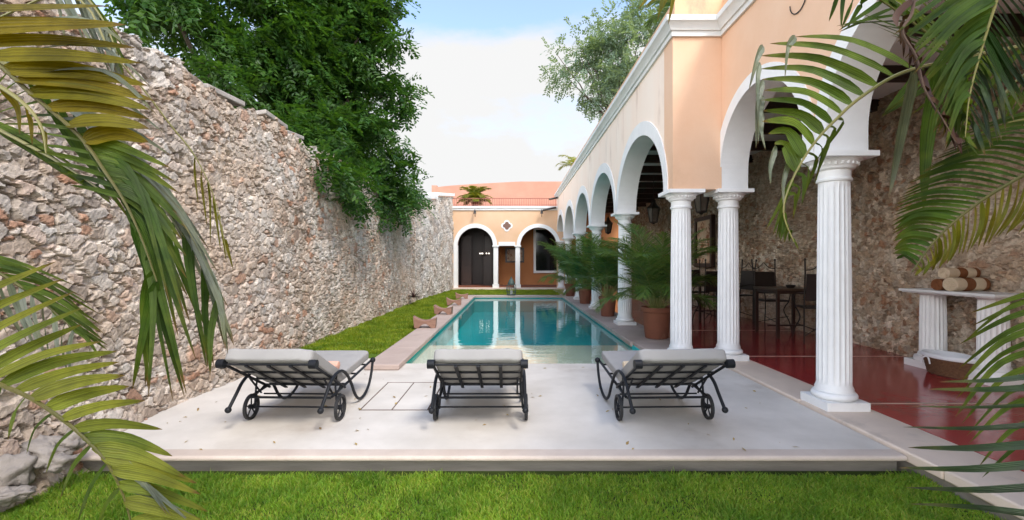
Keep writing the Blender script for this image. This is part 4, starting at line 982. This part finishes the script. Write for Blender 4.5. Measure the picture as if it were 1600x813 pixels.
roof_palm('roof_palm', 'drooping green and yellow palm on the arcade roof above the corner', (2.95, 7.6, 5.45), 1.0, 9, 16, M['areca'])
spiky('shrub', 'yellow green shrub showing above the far end of the stone wall', 'shrub', (P(652,305,17.4).x-.1, 17.4, 3.55), 140, .75, .07, M['bush'], 8, (.2,1.4), .2, 3.6)
spiky('shrub', 'small leafy shrub on the terrace corner left of the bushy palm', 'shrub', (P(692,312,24.5).x, 24.5, 4.65), 50, .5, .05, M['bush'], 12, (.3,1.4), .2, .4)

# ------------------------------------------------------------------ trees
def foliage(blobs, n, leaf, nl, spray, seed, shell=.55, gk=1.0, cut=-.28):
    r = np.random.default_rng(seed); B = np.array(blobs); vol = B[:,3]**2.2; pk = r.choice(len(B), n, p=vol/vol.sum())
    d = r.normal(size=(n,3)); d /= np.linalg.norm(d, axis=1)[:,None]
    rad = B[pk,3]*(shell+(1-shell)*r.random(n)**.7)*(.8+.35*r.random(n))
    wob = 1+.25*np.sin(d[:,0]*5+pk)*np.sin(d[:,1]*4+pk*2)+.15*np.sin(d[:,2]*9+pk)
    c = B[pk,:3]+d*(rad*wob)[:,None]*np.array([1,1,.85])
    gap = np.sin(c[:,0]*3.1*gk+1.7*np.sin(c[:,2]*2.3*gk))*np.sin(c[:,2]*3.7*gk+1.3*np.sin(c[:,1]*2.9*gk))+.6*np.sin(c[:,1]*4.3*gk+c[:,0]*2*gk)*np.sin(c[:,2]*6.1*gk)
    kp = gap > cut; c, d, pk = c[kp], d[kp], pk[kp]; n = len(c)
    ax = d*.8+r.normal(0,.55,(n,3))+np.array([0,0,-.25]); ax /= np.linalg.norm(ax, axis=1)[:,None]
    up = np.array([0,0,1.])+r.normal(0,.35,(n,3)); sd = np.cross(ax, up); sd /= np.linalg.norm(sd, axis=1)[:,None]; nn = np.cross(sd, ax)
    L_ = spray*(.6+.7*r.random(n)); V = []
    for i in range(nl):
        f = (i//2+.6)/(nl/2); s = 1 if i % 2 else -1
        b = c+ax*(L_*f)[:,None]-nn*(L_*.35*f*f)[:,None]
        dr = ax*.55+sd*s*.85+r.normal(0,.18,(n,3)); dr /= np.linalg.norm(dr, axis=1)[:,None]
        ll_ = leaf*(.7+.6*r.random(n)); ww = np.cross(dr, nn); ww /= np.linalg.norm(ww, axis=1)[:,None]+1e-6
        tip = b+dr*ll_[:,None]-nn*(ll_*.15)[:,None]; md = b+dr*(ll_*.5)[:,None]
        V.append(np.stack([b, md+ww*(ll_*.24)[:,None], tip, md-ww*(ll_*.24)[:,None]], 1))
    V = np.concatenate(V).reshape(-1,3); F_ = np.arange(len(V)).reshape(-1,4)
    return V, F_
def limb(m, a, b, r0, r1, seed, k=9, wob=.06):
    r = random.Random(seed); a, b = Vector(a), Vector(b); d = (b-a).length
    pts = [a.lerp(b, i/k)+Vector((r.uniform(-1,1),r.uniform(-1,1),r.uniform(-1,1)))*(wob*d*math.sin(math.pi*i/k)*.6) for i in range(k+1)]
    m.tube(pts, [r0+(r1-r0)*i/k for i in range(k+1)], 8)
def tree(name, lab, base, fork, blobs, n, leaf, nl, spray, lm, seed, r0, shell=.55, nlimb=12, gk=1.0, cut=-.28):
    t = thing(name, lab, 'tree', base); m = MB(); limb(m, base, fork, r0, r0*.75, seed)
    for i, b in enumerate(blobs[:nlimb]): limb(m, fork, b[:3], r0*.35, .02, seed+i+1)
    m.build('trunk', M['bark'], t)
    V, F_ = foliage(blobs, n, leaf, nl, spray, seed, shell, gk, cut); npmesh('crown', V, F_, lm, t)
def blob(px, py, Y, r): p = P(px, py, Y); return (p.x, p.y, p.z, r*Y/F)
LB = [blob(*b) for b in ((300,40,8,85),(230,-30,7,80),(400,50,9,105),(480,100,10,95),(385,130,9.3,70),(470,165,11,75),(535,150,11.5,70),(560,60,10,62),(588,118,11,36),(530,215,12.5,62),
      (575,235,12.6,52),(612,278,12.2,40),(600,312,11.9,30),(560,296,9.4,36),(520,270,8.4,30),(500,255,8.0,24),(640,318,13.6,20),(640,300,14,22),(618,62,10,20),(622,150,11,26),(630,165,11.2,16),(400,-60,9,120),(530,-30,10,80),(605,5,10,28),(625,10,10,14),(450,200,8.5,36),(345,130,7.8,40),(590,25,10,26),(633,335,13.2,12),(630,240,12,18),(500,205,9.3,45),(545,238,10,38),(565,200,10.4,48),(595,215,11.3,36),(600,255,11.8,34),(470,215,8.6,30))]
tree('overhanging_tree', 'large dark green tree leaning over the left stone wall', (-5.6,9.8,-.3), (-5.2,9.8,3.6), LB, 13000, .115, 12, .38, M['tree_leaf'], 21, .22, .3, 12, .9, -.25)
RB = [blob(*b) for b in ((945,95,30,62),(905,85,30,42),(880,110,30,30),(960,55,30,50),(1000,35,30,48),(925,145,30,34),(1010,85,30,46),(970,130,30,40),(900,60,30,26),(870,85,30,16),(935,165,30,14),(1040,60,30,50),(985,5,30,30))]
tree('pale_tree', 'pale grey green airy tree standing behind the arcade roof', (8.2,30.5,-.3), (7.6,30.4,9.0), RB, 2600, .22, 12, .8, M['pale_leaf'], 33, .25, .25, 13, .45, -.12)

# ------------------------------------------------------------------ the palms the photo is taken through
def frond(parent, rach, Yd, keys, n, wpx, m_, seed, stalk_r=.011, crown=None, dY=.10, label=None, jit=6, fold=.3, face=(0,-.8,.6), st=.45, sm='palm_stalk'):
    """rach: photo pixels of the rachis at depth Yd; keys: (t, mid x,y, tip x,y) -> n leaflets between them"""
    r = random.Random(seed); K = len(rach)
    ds = [Yd if not isinstance(Yd,(tuple,list)) else Yd[0]+(Yd[1]-Yd[0])*i/(K-1) for i in range(K)]
    w3 = [P(x, y, d) for (x, y), d in zip(rach, ds)]; cur = smooth_path(w3, 8); T = len(cur)-1
    m = MB()
    for i in range(n):
        t = keys[0][0]+(keys[-1][0]-keys[0][0])*i/max(1,n-1)
        j = max(q for q in range(len(keys)) if keys[q][0] <= t+1e-9); j2 = min(j+1, len(keys)-1)
        a = 0 if j2 == j else (t-keys[j][0])/(keys[j2][0]-keys[j][0])
        mx_, my_, tx_, ty_ = [keys[j][q]*(1-a)+keys[j2][q]*a for q in (1,2,3,4)]
        q = t*T; k = min(int(q), T-1); b = cur[k].lerp(cur[k+1], q-k); D = b.y
        bx = VX+F*b.x/D; by = VY-F*(b.z-H)/D; mx_ = mx_*(1-st)+st*(bx*.5+tx_*.5); my_ = my_*(1-st)+st*(by*.5+ty_*.5-5)
        o1 = r.uniform(-1,1)*dY; md = P(mx_+r.uniform(-1,1)*jit*.5, my_+r.uniform(-1,1)*jit*.5, D+o1*.5+.03); tp = P(tx_+r.uniform(-1,1)*jit, ty_+r.uniform(-1,1)*jit, D+o1+.02)
        pts = smooth_path([b, md, tp], 5)
        nr = Vector((face[0]+r.uniform(-.35,.35), face[1]+r.uniform(-.3,.3), face[2]+r.uniform(-.3,.3))).normalized()
        blade(m, pts, wpx*D/F*(.85+.3*r.random()), nr, fold)
    o = m.build('frond', m_, parent, angle=70)
    if label: o['label'] = label
    pre = [Vector(crown)] if crown else []
    rs = MB().tube(smooth_path(pre+w3, 6), [stalk_r*(1-.8*i/(6*(len(pre)+K-1))) for i in range(6*(len(pre)+K-1)+1)], 6); rs.build('rachis', M[sm], o)
    return o
def palm(name, lab, base, stems):
    t = thing(name, lab, 'palm', base); m = MB()
    for s in stems: m.tube(smooth_path([base, Vector(base).lerp(Vector(s), .5)+Vector((.03,.02,0)), s], 5), [.055-.002*i for i in range(11)], 10)
    m.build('trunk', M['bark'], t); return t
LP_ = palm('palm_plant', 'tall palm at the left edge, its fronds arching in front of the stone wall', (-2.75,1.5,GZ), [(-2.7,1.5,1.0),(-2.85,1.7,1.7)])
C1, C2 = (-2.85,1.7,1.75), (-2.7,1.5,1.05)
RA = [(-190,0),(-70,55),(0,103),(50,148),(123,212),(165,270),(197,320),(222,375),(245,440)]
frond(LP_, RA, 1.5, [(.06,20,30,172,10),(.14,60,60,207,60),(.22,100,84,222,104),(.30,130,118,240,153),(.40,140,152,232,178),(.52,175,190,232,220)], 10, 35, M['palm_gold'], 1, crown=C1, dY=.05, jit=3, face=(0,-1,.45), st=.8)
frond(LP_, RA, 1.51, [(.50,185,230,262,262),(.6,215,270,285,340),(.7,230,310,296,430)], 8, 17, M['palm_green'], 41, crown=C1, dY=.06, jit=6, face=(0,-1,.4), st=.5)
frond(LP_, RA, 1.52, [(.14,150,5,212,75),(.25,185,60,248,165),(.45,190,185,262,240)], 5, 12, M['palm_silver'], 2, dY=.05, jit=5, crown=C1)
frond(LP_, RA, 1.53, [(.56,215,225,262,470),(.66,225,300,300,530),(.74,230,330,296,600),(.82,240,400,266,610),(.90,238,440,240,620),(1.0,228,480,205,605)], 12, 15, M['palm_mid'], 3, crown=C1, dY=.10, jit=16, face=(.2,-1,.2))
frond(LP_, RA, 1.5, [(.20,-40,150,-60,200),(.36,10,160,-30,175),(.5,60,205,10,200),(.62,110,255,60,245),(.72,150,300,110,290)], 14, 9, M['palm_green'], 4, crown=C1, dY=.06, jit=4)
RD = [(-120,20),(0,95),(80,150),(170,220),(240,290),(300,370),(345,460)]
frond(LP_, RD, 1.75, [(.12,110,150,210,240),(.3,150,190,280,330),(.45,230,260,340,400),(.6,270,320,345,450),(.75,300,380,358,520),(.95,345,470,352,545)], 22, 10, M['palm_silver'], 5, crown=C1, dY=.15, jit=16)
frond(LP_, RD, 1.78, [(.25,90,200,170,300),(.45,180,280,235,380),(.6,235,330,290,470),(.8,290,410,330,560),(1.0,335,500,325,590)], 16, 12, M['palm_mid'], 6, crown=C1, dY=.15, jit=14)
RY = [(60,0),(180,90),(270,200),(305,245),(335,310),(355,400)]
frond(LP_, RY, 1.7, [(.6,305,270,315,320),(.7,325,290,330,370),(.8,340,320,345,400),(.92,352,370,362,425)], 6, 6, M['palm_yellow'], 7, crown=C1, dY=.03, jit=6, stalk_r=.005)
RG = [(-120,160),(-40,185),(40,225),(110,265),(165,303)]
frond(LP_, RG, 1.55, [(.1,30,205,120,270),(.4,60,250,150,296),(.7,110,275,172,308),(1.0,150,300,175,318)], 12, 13, M['palm_green'], 8, crown=C1, dY=.04, jit=6)
frond(LP_, [(-60,110),(-10,130),(40,165),(65,200),(72,240)], 1.42, [(.3,40,170,28,215),(.7,70,205,70,240)], 3, 11, M['palm_gold'], 9, crown=C1, dY=.02, jit=4)
RT = [(-20,-120),(40,-80),(110,-30),(160,30),(185,90)]
frond(LP_, RT, 2.0, [(.3,90,-20,110,60),(.5,125,15,165,110),(.7,160,55,190,125),(.95,185,90,180,140)], 18, 8, M['palm_silver'], 10, crown=(-2.9,2.0,2.9), dY=.12, jit=12)
frond(LP_, RT, 2.02, [(.4,130,-10,185,80),(.8,180,60,200,125)], 9, 8, M['palm_green'], 24, crown=(-2.9,2.0,2.9), dY=.12, jit=12)
RB_ = [(-200,520),(-110,558),(-40,585),(0,601),(51,624),(102,659),(137,690),(168,725),(193,776),(210,840)]
frond(LP_, RB_, 1.42, [(.03,-30,470,88,409),(.10,10,500,110,442),(.17,30,520,132,472),(.23,50,535,123,507),(.29,70,548,157,533),(.35,95,562,188,551),(.42,110,585,192,585),(.48,130,597,200,600),(.55,150,625,232,632),(.62,180,660,262,697),(.70,205,695,295,745),(.80,225,740,318,775),(.95,235,810,330,840)], 19, 22, M['palm_lime'], 11, crown=C2, dY=.05, jit=4, face=(0,-1,.5), st=.85)
frond(LP_, RB_, 1.44, [(.60,170,690,240,780),(.72,215,730,285,815),(.85,235,775,310,820)], 9, 9, M['palm_silver'], 12, crown=C2, dY=.06, jit=10)
frond(LP_, RB_, 1.42, [(.25,-30,620,-60,650),(.45,25,650,20,690),(.6,85,690,70,740),(.8,150,770,130,830),(.95,180,830,170,870)], 9, 9, M['palm_green'], 13, crown=C2, dY=.05, jit=4)
RC_ = [(-110,380),(-40,405),(20,440),(70,475),(115,515)]
frond(LP_, RC_, 1.8, [(.1,20,400,110,450),(.4,70,440,150,495),(.7,105,490,165,535),(1.0,130,530,160,560)], 15, 8, M['palm_green'], 14, crown=C2, dY=.1, jit=8)
frond(LP_, RC_, 1.8, [(.2,-20,450,20,520),(.6,50,500,70,560),(1.0,110,550,110,590)], 10, 8, M['palm_silver'], 15, crown=C2, dY=.1, jit=8)

RP = palm('palm_plant', 'tall palm at the right edge, its fronds hanging in front of the near columns', (2.72,1.75,GZ), [(2.75,1.9,1.4),(2.6,1.65,.6)])
D1, D2 = (2.8,1.95,2.3), (2.6,1.65,.75)
R1_ = [(1760,50),(1680,60),(1600,72),(1500,92),(1410,114),(1348,150),(1307,186),(1270,227),(1239,279),(1224,330),(1240,378)]
frond(RP, R1_, 1.8, [(.38,1330,62,1243,58),(.43,1290,80,1192,72),(.48,1270,100,1186,97),(.54,1265,128,1192,125),(.60,1255,152,1192,150),(.66,1250,178,1190,172),(.72,1235,195,1194,198),(.78,1225,225,1212,228)], 11, 25, M['palm_green'], 16, crown=D1, dY=.04, jit=2, face=(0,-1,.6), st=.2)
frond(RP, R1_, 1.79, [(.38,1250,58,1224,122),(.5,1195,95,1175,140),(.6,1190,140,1182,235),(.7,1195,190,1182,235)], 0, 10, M['palm_silver'], 17, crown=D1, dY=.04, jit=4) if False else None
tips = [((1243,58),(1230,75),(1226,122)),((1192,72),(1182,92),(1170,140)),((1186,97),(1182,130),(1184,205)),((1192,125),(1182,165),(1181,232)),((1192,150),(1186,180),(1184,225)),((1190,172),(1188,205),(1196,235)),((1212,228),(1202,262),(1204,290)),((1232,250),(1222,290),(1226,335))]
m = MB()
for a, b_, c_ in tips:
    y = 1.83; blade(m, smooth_path([P(*a,y), P(*b_,y-.03), P(*c_,y-.04)], 5), 13*y/F, Vector((.5,-.8,.2)), .35)
m.build('frond', M['palm_silver'], RP)['label'] = 'drooping silvery leaflet tips'
frond(RP, R1_, 1.82, [(.80,1225,310,1200,360),(.86,1222,335,1212,372),(.92,1228,350,1228,375),(.98,1238,375,1244,388)], 8, 9, M['palm_green'], 18, crown=D1, dY=.05, jit=6)
frond(RP, R1_, 1.80, [(.60,1330,180,1285,240),(.72,1285,240,1262,300),(.85,1248,300,1240,345)], 9, 8, M['palm_green'], 19, crown=D1, dY=.05, jit=6)
frond(RP, R1_, 1.76, [(.38,1408,190,1387,310)], 1, 30, M['palm_silver'], 20, crown=D1, dY=.02, jit=2, face=(.2,-1,.1), label='broad silvery leaflet hanging straight down')
frond(RP, R1_, 1.74, [(.33,1440,210,1444,330)], 1, 30, M['palm_mid'], 44, crown=D1, dY=.02, jit=2, face=(0,-1,.1))
frond(RP, R1_, 1.9, [(.20,1530,140,1500,200),(.28,1450,150,1385,180),(.36,1400,160,1380,190)], 7, 9, M['palm_green'], 25, crown=D1, dY=.1, jit=8)
R2_ = [(1760,190),(1680,235),(1600,274),(1539,310),(1492,346),(1456,382),(1425,425)]
frond(RP, R2_, 1.65, [(.05,1640,150,1500,210),(.2,1570,200,1455,255),(.36,1500,250,1412,292),(.5,1455,300,1398,325),(.65,1430,330,1394,358),(.8,1420,365,1396,382),(.95,1412,400,1398,403)], 34, 9, M['palm_mid'], 21, crown=D1, dY=.05, jit=3, face=(0,-1,.6))
frond(RP, R2_, 1.65, [(.12,1670,310,1630,350),(.3,1600,330,1562,372),(.45,1555,345,1535,385),(.6,1510,375,1500,400),(.75,1480,400,1465,418),(.95,1440,425,1432,432)], 26, 9, M['palm_yellow'], 22, crown=D1, dY=.04, jit=4, face=(0,-1,.5))
frond(RP, [(1700,560),(1672,600),(1660,650),(1655,700),(1655,760),(1660,840)], 1.15, [(.1,1560,605,1468,597),(.25,1545,622,1446,613),(.4,1520,665,1406,652),(.5,1520,695,1416,684),(.6,1530,718,1420,706),(.7,1510,748,1402,736),(.8,1520,776,1416,761),(.92,1530,796,1424,788)], 8, 19, M['palm_dark'], 23, crown=D2, dY=.03, jit=1, face=(0,-.25,1))
frond(RP, [(1720,430),(1680,470),(1660,520),(1650,590),(1650,670)], 1.7, [(.0,1590,468,1515,496),(.2,1570,478,1508,530),(.4,1560,530,1500,590),(.6,1555,560,1498,650),(.8,1570,610,1515,690),(1.0,1590,690,1540,745)], 13, 10, M['palm_green'], 26, crown=D2, dY=.15, jit=8, face=(0,-1,.7))
R5_ = [(1590,-110),(1570,-40),(1548,30),(1530,90),(1515,150),(1508,215)]
frond(RP, R5_, 1.5, [(.1,1470,-20,1400,35),(.3,1500,30,1430,110),(.5,1500,80,1455,170),(.7,1500,130,1470,210),(.85,1500,170,1490,235),(1.0,1510,220,1530,240)], 30, 13, M['palm_mid'], 27, crown=(2.6,1.5,2.9), dY=.08, jit=10, stalk_r=.007)
frond(RP, R5_, 1.52, [(.1,1640,-20,1690,40),(.3,1600,60,1640,120),(.5,1570,110,1600,170),(.7,1545,150,1560,225),(.9,1525,200,1540,240)], 30, 14, M['palm_dark'], 28, crown=(2.6,1.5,2.9), dY=.08, jit=10, stalk_r=.007)
frond(RP, [(1600,150),(1530,110),(1460,60),(1390,10),(1310,-40)], 2.1, [(.1,1560,60,1500,-20),(.3,1500,60,1420,0),(.5,1440,30,1360,-30),(.9,1340,-20,1290,-60)], 18, 13, M['palm_green'], 29, crown=D1, dY=.08, jit=8)
frond(RP, [(1600,150),(1530,110),(1460,60),(1390,10),(1310,-40)], 2.1, [(.3,1470,90,1390,60),(.5,1430,60,1340,20),(.7,1380,30,1305,45),(.85,1340,10,1325,55),(1.0,1312,0,1296,40)], 14, 11, M['palm_mid'], 30, crown=D1, dY=.08, jit=8)
frond(RP, [(1430,-30),(1425,20),(1410,50),(1432,90),(1445,140),(1475,190),(1500,235)], 1.48, [(.1,1398,30,1398,50),(.35,1418,60,1425,120),(.55,1440,110,1460,170),(.75,1468,165,1490,225),(.95,1490,210,1505,245)], 12, 15, M['palm_dead'], 31, dY=.03, jit=10, stalk_r=.006, sm='dead_stalk')
frond(RP, [(1590,190),(1570,150),(1610,110),(1680,80)], 1.95, [(.0,1560,150,1540,175),(.3,1575,155,1535,180),(.6,1590,150,1560,200),(1.0,1640,150,1600,200)], 9, 10, M['palm_green'], 32, crown=D1, dY=.1, jit=8)
frond(RP, [(1380,-260),(1250,-180),(1150,-110),(1080,-60),(1045,-30)], 2.4, [(.6,1100,-60,1060,-10),(.75,1060,-30,1000,10),(.9,1050,0,1052,45),(1.0,1020,-10,995,18)], 8, 9, M['palm_yellow'], 33, crown=D1, dY=.05, jit=4)
t = MB().tube([Vector((X2-.19,4.85+.14*math.cos(a),4.22+.14*math.sin(a))) for a in [math.pi+math.pi*i/12 for i in range(13)]], .006, 5)
tag(t.build('wire_hoop', M['iron_brown']), 'thin dark wire loop hanging on the peach wall above the near arch', 'wire')

# fallen leaves on the deck
r = np.random.default_rng(5); k = 85; p = np.c_[-3.1+r.random(k)**1.7*5.9, 3.55+r.random(k)*2.9, np.full(k,.006)]
a = r.random(k)*6.28; s = .008+.014*r.random(k); u = np.c_[np.cos(a),np.sin(a),r.normal(0,.25,k)]*s[:,None]*1.5; v = np.c_[-np.sin(a),np.cos(a),r.normal(0,.25,k)]*s[:,None]*.6
V = np.stack([p-u, p+v+[0,0,.004], p+u, p-v+[0,0,.002]], 1).reshape(-1,3)
tag(struct(npmesh('leaf_litter', V, np.arange(len(V)).reshape(-1,4), M['litter']), 'stuff'), 'small dry leaves scattered over the concrete deck', 'leaf litter')
